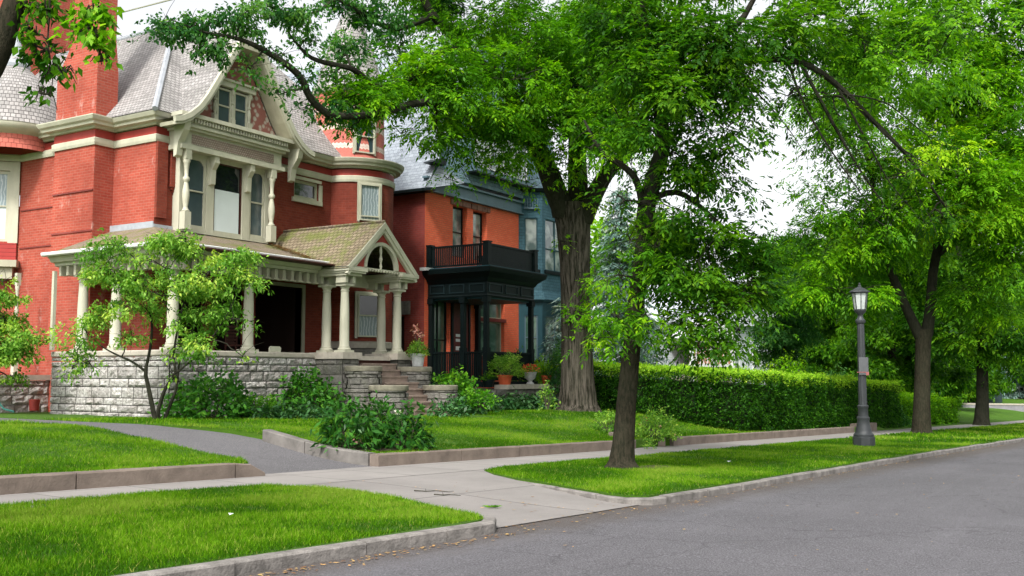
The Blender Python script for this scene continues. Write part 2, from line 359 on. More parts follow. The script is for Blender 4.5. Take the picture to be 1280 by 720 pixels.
M['lf_orn'] = leafmat('ornamental_tree_leaves', (.095, .25, .025), (.29, .48, .08), .4)
M['lf_peony'] = leafmat('peony_leaves', (.015, .075, .010), (.05, .17, .02), .25, .35)
M['petal_r'] = leafmat('red_petals', (.6, .06, .03), (.75, .12, .06), .2); M['petal_p'] = leafmat('pink_petals', (.7, .3, .25), (.8, .5, .45), .2)
M['petal_w'] = leafmat('white_petals', (.7, .7, .6), (.85, .85, .75), .2)
M['grass'] = leafmat('grass_blades', (.036, .12, .002), (.125, .28, .004), .25, .6, spec=.06, top=(.26, .29, .06))
def lawn_mat():
    t = NT('lawn_turf'); n1 = t.noise(.5, 5, .6); n2 = t.noise(40, 4, .8)
    c = t.mix(n1, (.040, .12, .003), (.10, .21, .006)); c = t.mix(t.ramp(n2, [(.35, G(.8)), (.6, G(0))]), c, (.03, .09, .005)); t.col(c); t.rough(.95); t.bump(n2, .05, 1.); return t.m
M['lawn'] = lawn_mat()
M['soil'] = plain('soil', (.05, .035, .022), .95, .4, 4, .03, 20)
# ================================================================== GROUND
def grid_surface(name, mat, ns, srange, hf, m=40, kind='structure', dz=0):
    vs = []; fs = []
    for n in ns:
        a, b = srange(n)
        for j in range(m + 1):
            q = j / m; s = a + (b - a) * (q if b - a < 40 else q ** 2 if a > -20 else q); vs.append(P3(s, n, hf(s, n) + dz))
    for i in range(len(ns) - 1):
        for j in range(m): k = i * (m + 1) + j; fs.append((k, k + 1, k + m + 2, k + m + 1))
    mb = MB(); mb.add(vs, fs); o = mb.build(name, mat, smooth=True); return tag(o, kind=kind)
def frange(a, b, k): return [a + (b - a) * i / k for i in range(k + 1)]
# one base sheet to the horizon
vs = []; fs = []
SS = [-300, -120, -60, -30, -15, 0, 15, 30, 50, 80, 120, 170, 240, 400, 900]; NN = [-600, -200, -80, -30, -8.3, 0, 7, 12, 14, 24, 60, 66, 72, 78, 120, 300, 900]
for n in NN:
    for s in SS: vs.append(P3(s, n, B(s) - .09 + (1.0 * sm((n - 60) / 15))))
for i in range(len(NN) - 1):
    for j in range(len(SS) - 1): k = i * len(SS) + j; fs.append((k, k + 1, k + len(SS) + 1, k + len(SS)))
mb = MB(); mb.add(vs, fs); tag(mb.build('ground', M['lawn'], smooth=True), kind='structure')
# street
S0, S1 = -40, 170
grid_surface('street', M['asphalt'], [-8, -4, 0, 4, 7.0, 7.62], lambda n: (S0, 230), lambda s, n: B(s), 60)
grid_surface('far_verge', M['lawn'], [-16, -12, -8.2], lambda n: (S0, S1), lambda s, n: B(s) + .13, 30)
mb = MB(); mb.sweep([(*XY(s, -8.2), B(s)) for s in frange(S0, S1, 20)], [(0, -.1), (.0, .12), (.2, .12), (.2, -.1)]); tag(mb.build('far_kerb', M['kerb']), kind='structure')
# sidewalk and apron
grid_surface('sidewalk', M['concrete'], [12.0, 13.0, 13.98], lambda n: (S0, 102), lambda s, n: B(s) + .15, 50, dz=.004)
grid_surface('driveway_apron', M['apron'], frange(7.42, 12.05, 8), lambda n: (8.6, 16.6), lambda s, n: apron(s, n), 12)
# driveway
Lb = [(13.5, 11.1), (14.1, 11.5), (14.6, 11.8), (16.8, 11.75), (20.7, 11.6), (26, 11.3), (40, 10.6)]
Rb = [(13.5, 14.72), (17.2, 14.78), (18.2, 14.45), (19.2, 13.75), (20.6, 13.3), (25, 13.2), (40, 13.2)]
def itp(T, n):
    if n <= T[0][0]: return T[0][1]
    for (a, x), (b, y) in zip(T, T[1:]):
        if n <= b: return x + (y - x) * (n - a) / (b - a)
    return T[-1][1]
grid_surface('driveway', M['drive'], frange(13.96, 40, 50), lambda n: (itp(Lb, n) - .25, itp(Rb, n) + .25), drive, 8)
# lawns (height-field sheets with a turf edge down to the driveway)
def lawn_sheet(name, sfun, side, ns, m):
    vs = []; fs = []
    for n in ns:
        a, b = sfun(n); row = []
        for j in range(m + 1):
            q = j / m
            s = b + (a - b) * (q ** 1.6) if side == 'L' else a + (b - a) * (q ** 1.6)
            if q > 0 or True: row.append(P3(s, n, lawn(s, n) - (.5 if n < 13.876 else 0) + .02 * noise.noise(Vector((s * .8, n * .8, 0)))))
        s0 = b if side == 'L' else a; row.insert(0, P3(s0, n, lawn(s0, n) - .6)); vs += row
    W_ = m + 2
    for i in range(len(ns) - 1):
        for j in range(W_ - 1): k = i * W_ + j; fs.append((k, k + 1, k + W_ + 1, k + W_) if side == 'R' else (k, k + W_, k + W_ + 1, k + 1))
    mb = MB(); mb.add(vs, fs); tag(mb.build(name, M['lawn'], smooth=True), kind='structure')
NSL = [13.87] + frange(13.88, 22, 34) + frange(22.8, 40, 16) + [50, 64]
lawn_sheet('left_lawn', lambda n: (S0, itp(Lb, n)), 'L', NSL, 40)
lawn_sheet('front_lawn', lambda n: (itp(Rb, n), 98), 'R', NSL, 70)
# kerb-side grass islands
from mathutils.geometry import tessellate_polygon
isl_L = [(S0, 7.5), (9.0, 7.34), (9.62, 7.45), (9.92, 7.85), (10.15, 8.6), (10.62, 9.8), (10.8, 10.8), (10.75, 11.6), (10.4, 12.3), (9.5, 12.5), (S0, 12.5)]
isl_R = [(13.42, 7.38), (16, 7.4), (25, 7.62), (33, 7.78), (45, 7.8), (98, 7.8), (98, 12.1), (40, 12.1), (16.2, 12.1), (15.2, 11.8), (14.7, 11.2), (14.32, 10.4), (13.95, 9.5), (13.6, 8.7), (13.28, 8.0), (13.2, 7.62)]
def island(name, poly):
    mb = MB(); n = len(poly); v = [P3(s, q, isl(s, q)) for s, q in poly] + [P3(s, q, B(s) - .15) for s, q in poly]
    fs = [tuple(t) for t in tessellate_polygon([[Vector((a, b, 0)) for a, b in poly]])] + [(i, (i + 1) % n, n + (i + 1) % n, n + i) for i in range(n)]
    mb.add(v, fs); o = mb.build(name, M['lawn']); tag(o, kind='structure')
    bm = bmesh.new(); bm.from_mesh(o.data); bmesh.ops.recalc_face_normals(bm, faces=bm.faces); bm.to_mesh(o.data); bm.free()
island('left_verge', isl_L); island('right_verge', isl_R)
# kerbs: granite blocks, slightly uneven
def kerb_run(name, pts=None, wd=.16, h=.125, blk=1.9, seed=1, mat='kerb', kind='structure'):
    r = random.Random(seed); pl = [Vector(p) for p in pts]; mb = MB(); L = [0]
    for a, b in zip(pl, pl[1:]): L.append(L[-1] + (b - a).length)
    def pos(t):
        t = min(max(t, 0), L[-1] - 1e-6)
        for i in range(len(pl) - 1):
            if t <= L[i + 1]: return pl[i] + (pl[i + 1] - pl[i]) * ((t - L[i]) / (L[i + 1] - L[i]))
    t = 0
    while t < L[-1] - .05:
        e = min(t + blk * r.uniform(.8, 1.2), L[-1]); k = max(2, int((e - t) / .35)); j1, j2 = r.uniform(-.012, .012), r.uniform(-.012, .012); path = []; zz = r.uniform(-.008, .008)
        for i in range(k + 1):
            q = pos(t + .008 + (e - t - .016) * i / k); path.append((*XY(q.x, q.y + j1 + (j2 - j1) * i / k), B(q.x) + zz))
        c = .018
        mb.sweep(path, [(0, -.15), (0, h - c), (-c * .8, h), (-wd + c, h + .004), (-wd, h - .01), (-wd, -.15)]); t = e
    o = mb.build(name, M[mat]); bm = bmesh.new(); bm.from_mesh(o.data); bmesh.ops.recalc_face_normals(bm, faces=bm.faces); bm.to_mesh(o.data); bm.free()
    if kind: tag(o, kind=kind)
    return o
kerb_run('kerb', [(S0, 7.42), (3, 7.3), (8.9, 7.18), (9.35, 7.16), (9.7, 7.28), (9.95, 7.6), (10.06, 8.1)], seed=2, blk=1.5)
kerb_run('kerb', h=.105, pts=[(14.75, 11.6), (14.3, 10.6), (13.9, 9.6), (13.52, 8.7), (13.2, 8.0), (13.08, 7.6), (13.2, 7.33), (13.5, 7.24), (14.3, 7.24), (16, 7.25), (25, 7.5), (33, 7.66), (45, 7.68), (98, 7.68)], seed=3, blk=1.3)
# edging walls between the sidewalk / driveway and the lawns: each run is a thing made of blocks
def edging(label, pts, h0, h1, wd, mat, blk, seed, hfun, taper_end=False, group='low edging walls'):
    r = random.Random(seed); pl = [Vector(p) for p in pts]; L = [0]
    for a, b in zip(pl, pl[1:]): L.append(L[-1] + (b - a).length)
    def pos(t):
        t = min(max(t, 0), L[-1] - 1e-6)
        for i in range(len(pl) - 1):
            if t <= L[i + 1]: return pl[i] + (pl[i + 1] - pl[i]) * ((t - L[i]) / (L[i + 1] - L[i])), (pl[i + 1] - pl[i]).normalized()
    root = thing('edging_wall', P3(*pts[0], hfun(*pts[0])), label, 'edging', group); t = 0
    while t < L[-1] - .05:
        e = min(t + blk * r.uniform(.85, 1.15), L[-1]); mb = MB(); k = max(2, int((e - t) / .3)); vs = []; fs = []; last = e > L[-1] - .06
        for i in range(k + 1):
            q, d = pos(t + .012 + (e - t - .024) * i / k); nr = Vector((d.y, -d.x)); hh = h0
            if taper_end and last: hh = h0 * (1 - .75 * sm((i / k - .35) / .65))
            z0 = hfun(q.x, q.y)
            for o_, z in ((0, -.2), (0, hh - .02), (-.02, hh), (-wd + .02, hh), (-wd, hh - .02), (-wd, -.2)):
                a = q + nr * (o_ + r.uniform(-.004, .004)); vs.append(P3(a.x, a.y, z0 + z + r.uniform(-.004, .004)))
        for i in range(k):
            for j in range(6): fs.append((i * 6 + j, i * 6 + (j + 1) % 6, i * 6 + 6 + (j + 1) % 6, i * 6 + 6 + j))
        fs += [tuple(range(5, -1, -1)), tuple(k * 6 + j for j in range(6))]
        mb.add(vs, fs); o = mb.build('edging_block', M[mat], root)
        bm = bmesh.new(); bm.from_mesh(o.data); bmesh.ops.recalc_face_normals(bm, faces=bm.faces); bm.to_mesh(o.data); bm.free(); t = e
    return root
bs = lambda s, n: B(s) + .15
edging('long brown edging wall along the left lawn beside the sidewalk, sloping down at its driveway end', [(-24, 13.82), (11.62, 13.68)], .24, .24, .26, 'edging', 2.6, 4, bs, True)
edging('grey edging wall running up beside the driveway to the bushy dark plant at the corner', [(14.72, 14.1), (14.72, 15.5), (14.8, 17.3)], .25, .25, .22, 'edging_g', 1.75, 5, lambda s, n: drive(s, n))
edging('weathered edging wall in front of the big lawn, from the driveway corner to the thin street tree', [(14.5, 13.84), (19, 13.78), (24.35, 13.75)], .24, .24, .24, 'edging', 2.3, 6, bs)
edging('pinkish edging wall in front of the tall clipped hedge, with a slanting broken left end', [(26.5, 13.75), (35, 13.76), (42.6, 13.8)], .24, .24, .26, 'edging', 2.4, 8, bs)
edging('short raised edging block behind the lamp post at the hedge foot', [(43.0, 13.78), (45.6, 13.8)], .36, .3, .35, 'edging', 3, 9, bs)
# tumbled step stones in the gap of the edging
root = thing('stone_step', P3(25.4, 14, B(25.4) + .15), 'tumbled brown step stones in the gap of the edging wall beside the rose bush', 'steps')
for (s, n, w_, d_, h_, rz, tl) in ((25.0, 14.25, .9, .35, .22, .1, .05), (25.5, 14.8, .9, .4, .42, -.1, -.06), (26.15, 14.0, .7, .3, .12, .5, .14)):
    mb = MB(); x, y = XY(s, n); bb = basis(x, y, SDA + rz); z = B(s) + .12; mb.lbox(bb, -w_ / 2, w_ / 2, 0, h_, -d_ / 2, d_ / 2)
    for i in range(4, 8): mb.v[i] = (mb.v[i][0], mb.v[i][1], mb.v[i][2] + (tl if i in (5, 6) else 0))
    mb.v = [(a, b, c + z) for a, b, c in mb.v]; mb.build('step_block', M['edging'], root)

# ------------------------------------------------------------------ numpy quads with a per-vertex 'tint'
def np_mesh(name, V, nper, tint, mat, parent=None, smooth=False):
    """V: (k*nper,3); each nper consecutive vertices make one face"""
    o3 = ORG[parent.name] if parent is not None else Vector((0, 0, 0))
    V = V - np.array(o3)[None]; nf = len(V) // nper
    me = bpy.data.meshes.new(name); me.vertices.add(len(V)); me.vertices.foreach_set('co', V.astype(np.float32).ravel())
    me.loops.add(len(V)); me.loops.foreach_set('vertex_index', np.arange(len(V), dtype=np.int32))
    me.polygons.add(nf); me.polygons.foreach_set('loop_start', np.arange(0, len(V), nper, dtype=np.int32))
    me.polygons.foreach_set('loop_total', np.full(nf, nper, dtype=np.int32))
    a = me.attributes.new('tint', 'FLOAT', 'POINT'); a.data.foreach_set('value', np.repeat(tint, nper).astype(np.float32))
    me.materials.append(mat); me.update(calc_edges=True)
    o = bpy.data.objects.new(name, me); COL.objects.link(o)
    if parent is not None: o.parent = parent
    ORG[o.name] = o3; return o
# ------------------------------------------------------------------ planting beds
BEDS = [[(18.6, 21.2), (20.2, 20.9), (22.3, 20.9), (23.7, 20.3), (23.6, 22.15), (18.6, 22.15)], [(27.3, 18.6), (29.0, 18.9), (31.5, 20.3), (33.4, 20.6), (40.5, 20.2), (40.5, 21.4), (33.4, 21.4), (33.3, 22.3), (28, 22.3), (27.3, 20.5)], [(15.75, 13.6), (16.2, 13.2), (17.6, 12.9), (18.2, 13.3), (17.7, 14.2), (16.6, 14.8), (15.9, 14.5)]]
for bd_ in BEDS:
    k = 14; pts = []
    for i in range(len(bd_)):
        a, b = Vector(bd_[i]), Vector(bd_[(i + 1) % len(bd_)])
        for j in range(5): q = a.lerp(b, j / 5); pts.append((q.x + .07 * noise.noise(Vector((q.x * 3, q.y * 3, 1))), q.y + .09 * noise.noise(Vector((q.x * 3, q.y * 3, 5)))))
    mb = MB(); tr_ = tessellate_polygon([[Vector((a, b, 0)) for a, b in pts]]); mb.add([(a, b, gz(a, b) + .025) for a, b in pts], [tuple(t) for t in tr_]); o = mb.build('planting_bed', M['soil']); tag(o, kind='structure')
    bm = bmesh.new(); bm.from_mesh(o.data); bmesh.ops.recalc_face_normals(bm, faces=bm.faces); bm.to_mesh(o.data); bm.free()
# ------------------------------------------------------------------ grass
vB = np.vectorize(B); vlawn = np.vectorize(lawn); visl = np.vectorize(isl)
def inpoly(s, n, poly):
    c = np.zeros(len(s), bool); k = len(poly)
    for i in range(k):
        (x1, y1), (x2, y2) = poly[i], poly[(i + 1) % k]
        cond = ((y1 > n) != (y2 > n)) & (s < (x2 - x1) * (n - y1) / ((y2 - y1) + 1e-12) + x1); c ^= cond
    return c
def grass(name, s0, s1, n0, n1, dens, h, wd, mask, hf, seed):
    g = np.random.default_rng(seed); N = int((s1 - s0) * (n1 - n0) * dens); s = g.uniform(s0, s1, N); n = g.uniform(n0, n1, N)
    k = mask(s, n)
    for bd_ in BEDS: k &= ~inpoly(s * SV[0] + n * NV[0], s * SV[1] + n * NV[1], bd_)
    s = s[k]; n = n[k]
    pn = np.array([noise.noise(Vector((a * .9, b * .9, 3.))) + .6 * noise.noise(Vector((a * 4.1, b * 4.1, 9.))) for a, b in zip(s, n)])
    pn2 = np.array([noise.noise(Vector((a * .35 + 20, b * .5, 1.))) for a, b in zip(s, n)])
    k = g.random(len(s)) < (.82 + .55 * pn); s = s[k]; n = n[k]; pn = pn[k]; pn2 = pn2[k]; N = len(s)
    x = s * SV[0] + n * NV[0]; y = s * SV[1] + n * NV[1]; z = hf(s, n) - .012
    a = g.uniform(0, 2 * PI, N); hh = h * g.uniform(.45, 1.15, N) * (1 + .35 * pn); la = g.uniform(0, 2 * PI, N); le = np.abs(g.normal(0, .7, N)) * hh
    ww = wd * g.uniform(.7, 1.3, N)
    b0 = np.stack([x - np.cos(a) * ww / 2, y - np.sin(a) * ww / 2, z], 1); b1 = np.stack([x + np.cos(a) * ww / 2, y + np.sin(a) * ww / 2, z], 1)
    t = np.stack([x + np.cos(la) * le, y + np.sin(la) * le, z + hh], 1)
    V = np.stack([b0, b1, t], 1).reshape(-1, 3)
    tint = np.clip(.45 + .75 * pn2 + .45 * pn + g.normal(0, .2, N), 0, .86); tint[g.random(N) < .035] = 1.
    return tag(np_mesh(name, V, 3, tint, M['grass']), kind='stuff', label=None)
def shr(poly, d=.0): return poly
grass('verge_grass', 2.5, 10.9, 7.45, 12.6, 4600, .058, .009, lambda s, n: inpoly(s, n, isl_L), visl, 1)
grass('lawn_grass', 4.2, 12, 13.85, 20, 2900, .062, .011, lambda s, n: s < np.interp(n, [p[0] for p in Lb], [p[1] for p in Lb]) + .05, vlawn, 2)
grass('lawn_grass', 6, 12, 20, 27, 700, .08, .018, lambda s, n: s < np.interp(n, [p[0] for p in Lb], [p[1] for p in Lb]) + .05, vlawn, 3)
grass('verge_grass', 13, 20, 7.3, 12.2, 2900, .06, .012, lambda s, n: inpoly(s, n, isl_R), visl, 4)
grass('verge_grass', 20, 36, 7.5, 12.2, 1100, .06, .018, lambda s, n: inpoly(s, n, isl_R), visl, 5)
grass('verge_grass', 36, 98, 7.7, 12.2, 160, .09, .05, lambda s, n: inpoly(s, n, isl_R), visl, 6)
rm = lambda s, n: s > np.interp(n, [p[0] for p in Rb], [p[1] for p in Rb]) - .03
grass('lawn_grass', 13, 25, 13.95, 19, 1900, .06, .014, rm, vlawn, 7)
grass('lawn_grass', 13, 24, 19, 23.6, 600, .075, .02, rm, vlawn, 8)
grass('lawn_grass', 25, 34, 13.95, 23, 700, .075, .02, rm, vlawn, 9)
grass('lawn_grass', 34, 44, 15, 25, 250, .08, .03, rm, vlawn, 10)
# litter: small dry leaves and twigs along the kerb
def litter(name, spots, mat, seed, size=.05):
    g = np.random.default_rng(seed); out = []; ti = []
    for s, n, z in spots:
        x, y = XY(s, n); a = g.uniform(0, 2 * PI); l = size * g.uniform(.5, 1.4); w_ = l * g.uniform(.3, .6); e = g.uniform(-.3, .3, 4) * l * .5
        c, q = math.cos(a), math.sin(a)
        for k, (u, v) in enumerate(((-l, 0), (0, -w_), (l, 0), (0, w_))): out.append((x + u * c - v * q, y + u * q + v * c, z + .012 + abs(e[k])))
        ti.append(g.random())
    return tag(np_mesh(name, np.array(out), 4, np.array(ti), mat), kind='stuff')
r = random.Random(5); sp = []
for i in range(380):
    s = r.uniform(4.5, 9.6) if r.random() < .65 else r.uniform(9.4, 14.5); n = 7.12 - abs(r.gauss(0, .13)) - .02
    if s > 9.9 and s < 13: n = 7.25 + r.gauss(0, .25)
    if s > 13: n = 7.1 - abs(r.gauss(0, .15))
    sp.append((s, n, B(s) if n < 7.42 else apron(s, n)))
for i in range(260): s = r.uniform(14, 40); n = np.interp(s, [13, 25, 33, 45], [7.2, 7.45, 7.6, 7.62]) - abs(r.gauss(0, .12)) - .02; sp.append((s, n, B(s)))
for i in range(90): s = r.uniform(6, 30); n = r.uniform(3, 7); sp.append((s, n, B(s)))
for i in range(60): s = r.uniform(9.9, 14); n = r.uniform(7.5, 12); k = (s > 10.9) and (s < 13.1); sp.append((s if k else 12, n, apron(s if k else 12, n)))
M['dry'] = leafmat('dry_leaves', (.20, .10, .045), (.42, .30, .12), .1, .8)
litter('fallen_leaves', sp, M['dry'], 3, .026)
# dead twigs on the apron
for k, (u, v, pts, lb) in enumerate(((0, 0, [(11.62, 10.35), (11.72, 10.2), (11.9, 10.15), (11.98, 10.0), (12.1, 9.98)], 'thin dead twig lying on the driveway apron, farther from the street'), (0, 0, [(11.55, 9.9), (11.62, 9.78), (11.74, 9.77), (11.8, 9.6)], 'short dead twig lying on the driveway apron, nearer the street'))):
    mb = MB(); pp = [P3(s, n, apron(s, n) + .015) for s, n in pts]; mb.tube(pp, [.008, .007, .006, .004, .003][:len(pp)], 5); q = Vector(pp[1]); mb.tube([q, q + Vector((.12, .1, .02))], [.006, .003], 4)
    tag(mb.build('twig', M['bark'], org=pp[0]), lb, 'twig', 'twigs on the driveway apron')
mb = MB(); x, y = XY(10.92, 8.35); 
g_ = np.random.default_rng(9); L_ = []
for i in range(14):
    a = g_.uniform(0, 6.28); l = g_.uniform(.05, .1); c, q = math.cos(a), math.sin(a); b0 = np.array([x + g_.normal(0, .03) + .35, y + g_.normal(0, .03) + .2, apron(11.3, 8.6) + .015])
    L_ += [b0, b0 + [c * l * .5 - q * .02, q * l * .5 + c * .02, .02], b0 + [c * l, q * l, .01], b0 + [c * l * .5 + q * .02, q * l * .5 - c * .02, .02]]
tag(np_mesh('leaf_sprig', np.array(L_), 4, g_.random(14), M['lf_elm']), 'small green leafy sprig fallen on the driveway apron', 'sprig')

# bare earth at the foot of the slim street tree, a few scraps on the verges
mb = MB(); g_ = random.Random(3); s0, n0 = SN(18.7, 8.55); ring = [P3(s0 + (.55 + .2 * g_.random()) * math.cos(a) * 1.3, n0 + (.3 + .12 * g_.random()) * math.sin(a), isl(s0, n0) + .012) for a in frange(0, 2 * PI, 18)[:-1]]
mb.add([P3(s0, n0, isl(s0, n0) + .035)] + ring, [(0, 1 + i, 1 + (i + 1) % 18) for i in range(18)]); tag(mb.build('bare_earth', M['soil']), kind='structure')
for (s, n, lb, w_) in ((20.2, 9.2, 'small white paper scrap lying on the verge grass right of the slim street tree', .09), (7.4, 9.3, 'tiny white scrap on the near left verge grass', .05)):
    mb = MB(); x, y = XY(s, n); z = isl(s, n) + .08; mb.add([(x, y, z), (x + w_, y - w_ * .3, z + .015), (x + w_ * .9, y + w_ * .5, z), (x + .01, y + w_ * .6, z + .02)], [(0, 1, 2, 3)]); mb.add([(x, y, z - .004), (x + w_, y - w_ * .3, z + .011), (x + w_ * .9, y + w_ * .5, z - .004), (x + .01, y + w_ * .6, z + .016)], [(3, 2, 1, 0)]); tag(mb.build('paper_scrap', M['white'], org=(x, y, z)), lb, 'litter')
# ================================================================== HOUSE HELPERS
def wallh(mb, b, u0, u1, z0, z1, holes=(), dep=.22):
    us = sorted({u0, u1, *[h[0] for h in holes], *[h[1] for h in holes]}); zs = sorted({z0, z1, *[h[2] for h in holes], *[h[3] for h in holes]})
    for a, c in zip(us, us[1:]):
        for p, q in zip(zs, zs[1:]):
            if any(h[0] - 1e-6 <= a and c <= h[1] + 1e-6 and h[2] - 1e-6 <= p and q <= h[3] + 1e-6 for h in holes): continue
            mb.add([b(a, 0, p), b(c, 0, p), b(c, 0, q), b(a, 0, q)], [(0, 1, 2, 3)])
    for h in holes:
        a, c, p, q = h[:4]
        mb.add([b(a, 0, p), b(a, -dep, p), b(a, -dep, q), b(a, 0, q)], [(0, 1, 2, 3)]); mb.add([b(c, 0, p), b(c, -dep, p), b(c, -dep, q), b(c, 0, q)], [(3, 2, 1, 0)])
        mb.add([b(a, 0, q), b(c, 0, q), b(c, -dep, q), b(a, -dep, q)], [(3, 2, 1, 0)]); mb.add([b(a, 0, p), b(c, 0, p), b(c, -dep, p), b(a, -dep, p)], [(0, 1, 2, 3)])
def window(parent, b, u0, u1, z0, z1, fm, pm, d=-.12, fw=.07, sash=.5, mull=0, arch=0, sill=None, pm2=None, dp=.07, casing=None, head=None, label=None, name='window'):
    mb = MB(); mb.lbox(b, u0, u0 + fw, z0, z1, d, d + dp); mb.lbox(b, u1 - fw, u1, z0, z1, d, d + dp)
    mb.lbox(b, u0 + fw, u1 - fw, z0, z0 + fw, d, d + dp); mb.lbox(b, u0 + fw, u1 - fw, z1 - fw, z1, d, d + dp)
    zm = z0 + (z1 - z0) * sash if sash else None
    if zm: mb.lbox(b, u0 + fw, u1 - fw, zm - .022, zm + .022, d + .005, d + dp + .01)
    for k in range(mull): u = u0 + (u1 - u0) * (k + 1) / (mull + 1); mb.lbox(b, u - .025, u + .025, z0 + fw, z1 - fw, d + .003, d + dp + .006)
    if casing:
        c = casing; mb.lbox(b, u0 - c, u0 - .002, z0 - .05, z1 + c, -.02, .06); mb.lbox(b, u1 + .002, u1 + c, z0 - .05, z1 + c, -.02, .06); mb.lbox(b, u0 - .002, u1 + .002, z1 + .002, z1 + c, -.02, .055)
    if arch:   # spandrels of a round head inside the frame
        uc = (u0 + u1) / 2; rr = (u1 - u0) / 2 - fw * .6; zc = z1 - fw * .3 - rr
        for sg in (-1, 1):
            poly = [(uc + sg * (rr + .02), zc)] + [(uc + sg * rr * math.cos(t), zc + rr * math.sin(t)) for t in frange(0, PI / 2, 7)] + [(uc, z1 - .01), (uc + sg * (rr + .02), z1 - .01)]
            mb.extr(poly, lambda p, q, t: b(p, t, q), d + .002, d + dp - .004)
    w_ = mb.build(name, fm, parent)
    pl = ((z0, z1, pm),) if not pm2 else ((z0, zm, pm2), (zm, z1, pm))
    for p, q, mt in pl: mb = MB(); mb.lbox(b, u0 + .01, u1 - .01, p + .01, q - .01, d + .012, d + .03); mb.build('pane', mt, w_)
    if sill: mb = MB(); mb.lbox(b, u0 - .12, u1 + .12, z0 - .16, z0 - .003, -.1, .09); mb.build('sill', sill, w_)
    if head: mb = MB(); mb.lbox(b, u0 - .1, u1 + .1, z1 + .003, z1 + .25, -.1, .05); mb.build('lintel', head, w_)
    if label: w_['label'] = label
    return w_
def rock(mb, b, u0, u1, z0, z1, rh=.24, seed=1, amp=.07, cut=None):
    r = random.Random(seed); z = z0
    while z < z1 - .03:
        zt = min(z + rh * r.uniform(.6, 1.4), z1); 
        if z1 - zt < .08: zt = z1
        u = u0 - r.uniform(0, .3)
        while u < u1 - .02:
            e = u + r.uniform(.32, .85); a = max(u, u0); c = min(e, u1); u = e
            if c - a < .06: continue
            nu, nz = max(3, int((c - a) / .09)), 4; g = .011; vs = []; off = r.uniform(.3, 1)
            for j in range(nz + 1):
                for i in range(nu + 1):
                    uu = a + g + (c - a - 2 * g) * i / nu; zz = z + g + (zt - z - 2 * g) * j / nz
                    edge = i in (0, nu) or j in (0, nz)
                    d = 0.012 if edge else 1.25 * amp * off * (.45 + .8 * noise.noise(Vector((uu * 5.3 + seed * 7, zz * 7.7, seed)))) + .02 * noise.noise(Vector((uu * 19, zz * 19, 4)))+.012
                    vs.append(b(uu, max(d, .005), zz))
            fs = [(j * (nu + 1) + i, j * (nu + 1) + i + 1, (j + 1) * (nu + 1) + i + 1, (j + 1) * (nu + 1) + i) for j in range(nz) for i in range(nu)]
            mb.add(vs, fs)
        z = zt
def column(name, parent, x, y, z0, z1, r=.15, mat='cream', plinth=.0, cap=True):
    h = z1 - z0; mb = MB(); p0 = z0
    mb.box(x - r * 1.45, x + r * 1.45, y - r * 1.45, y + r * 1.45, z0, z0 + .07)
    prof = [(r * 1.35, .07), (r * 1.4, .10), (r * 1.3, .13), (r * 1.12, .15), (r * 1.15, .18), (r, .21), (r * 1.0, h * .35), (r * .95, h * .6), (r * .8, h - .26), (r * .8, h - .24), (r * .92, h - .225), (r * .92, h - .2), (r * .8, h - .19), (r * .82, h - .15), (r * 1.1, h - .09), (r * 1.2, h - .07)]
    mb.lathe(x, y, [(a, z0 + q) for a, q in prof], 18); mb.box(x - r * 1.35, x + r * 1.35, y - r * 1.35, y + r * 1.35, z1 - .07, z1)
    return mb.build(name, M[mat], parent, smooth=True)
def turned(mb, x, y, z0, z1, r, n=12):
    h = z1 - z0; sq = h * .22
    mb.box(x - r, x + r, y - r, y + r, z0, z0 + sq); mb.box(x - r * .9, x + r * .9, y - r * .9, y + r * .9, z1 - h * .12, z1)
    pr = [(.95, 0), (1.05, .02), (.7, .05), (.55, .09), (.8, .2), (.95, .3), (.9, .4), (.6, .52), (.5, .56), (.9, .6), (.9, .64), (.5, .68), (.55, .8), (.75, .92), (1.0, .96), (.9, 1)]
    a = z0 + sq; L = z1 - h * .12 - a; mb.lathe(x, y, [(r * q, a + L * t) for q, t in pr], n)
def fixn(o):
    bm = bmesh.new(); bm.from_mesh(o.data); bmesh.ops.recalc_face_normals(bm, faces=bm.faces); bm.to_mesh(o.data); bm.free(); return o

# ================================================================== HOUSE 1: red brick with cream trim
H1 = thing('brick_house', (20.24, 25.2, .3), 'large red brick Victorian house with cream trim, curved gable, round turret and wrap-around columned porch', 'house')
bS = basis(0, 25.2, 0)               # south face, u = x
bW = basis(20.24, 0, -PI / 2)        # west face, travel -y: u = -y
TC = (29.55, 25.4); TR = 1.5
mb = MB()
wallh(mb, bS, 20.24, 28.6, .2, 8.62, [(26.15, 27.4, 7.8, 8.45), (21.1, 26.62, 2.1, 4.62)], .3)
mbw = MB(); wallh(mbw, bW, -27.3, -25.2, .2, 8.62)
bW2 = basis(19.92, 0, -PI / 2); wallh(mbw, bW2, -31.5, -29.0, .2, 8.62)
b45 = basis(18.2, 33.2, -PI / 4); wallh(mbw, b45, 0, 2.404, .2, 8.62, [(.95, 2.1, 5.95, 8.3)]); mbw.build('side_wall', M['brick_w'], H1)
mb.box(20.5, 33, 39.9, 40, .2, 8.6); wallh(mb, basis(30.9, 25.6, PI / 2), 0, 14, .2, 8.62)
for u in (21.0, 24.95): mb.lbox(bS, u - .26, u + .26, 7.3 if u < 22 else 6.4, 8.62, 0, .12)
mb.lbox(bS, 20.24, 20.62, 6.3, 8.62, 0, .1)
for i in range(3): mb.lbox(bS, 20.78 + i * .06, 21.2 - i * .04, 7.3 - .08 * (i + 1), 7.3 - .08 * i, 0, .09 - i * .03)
mb.build('wall', M['brick'], H1)
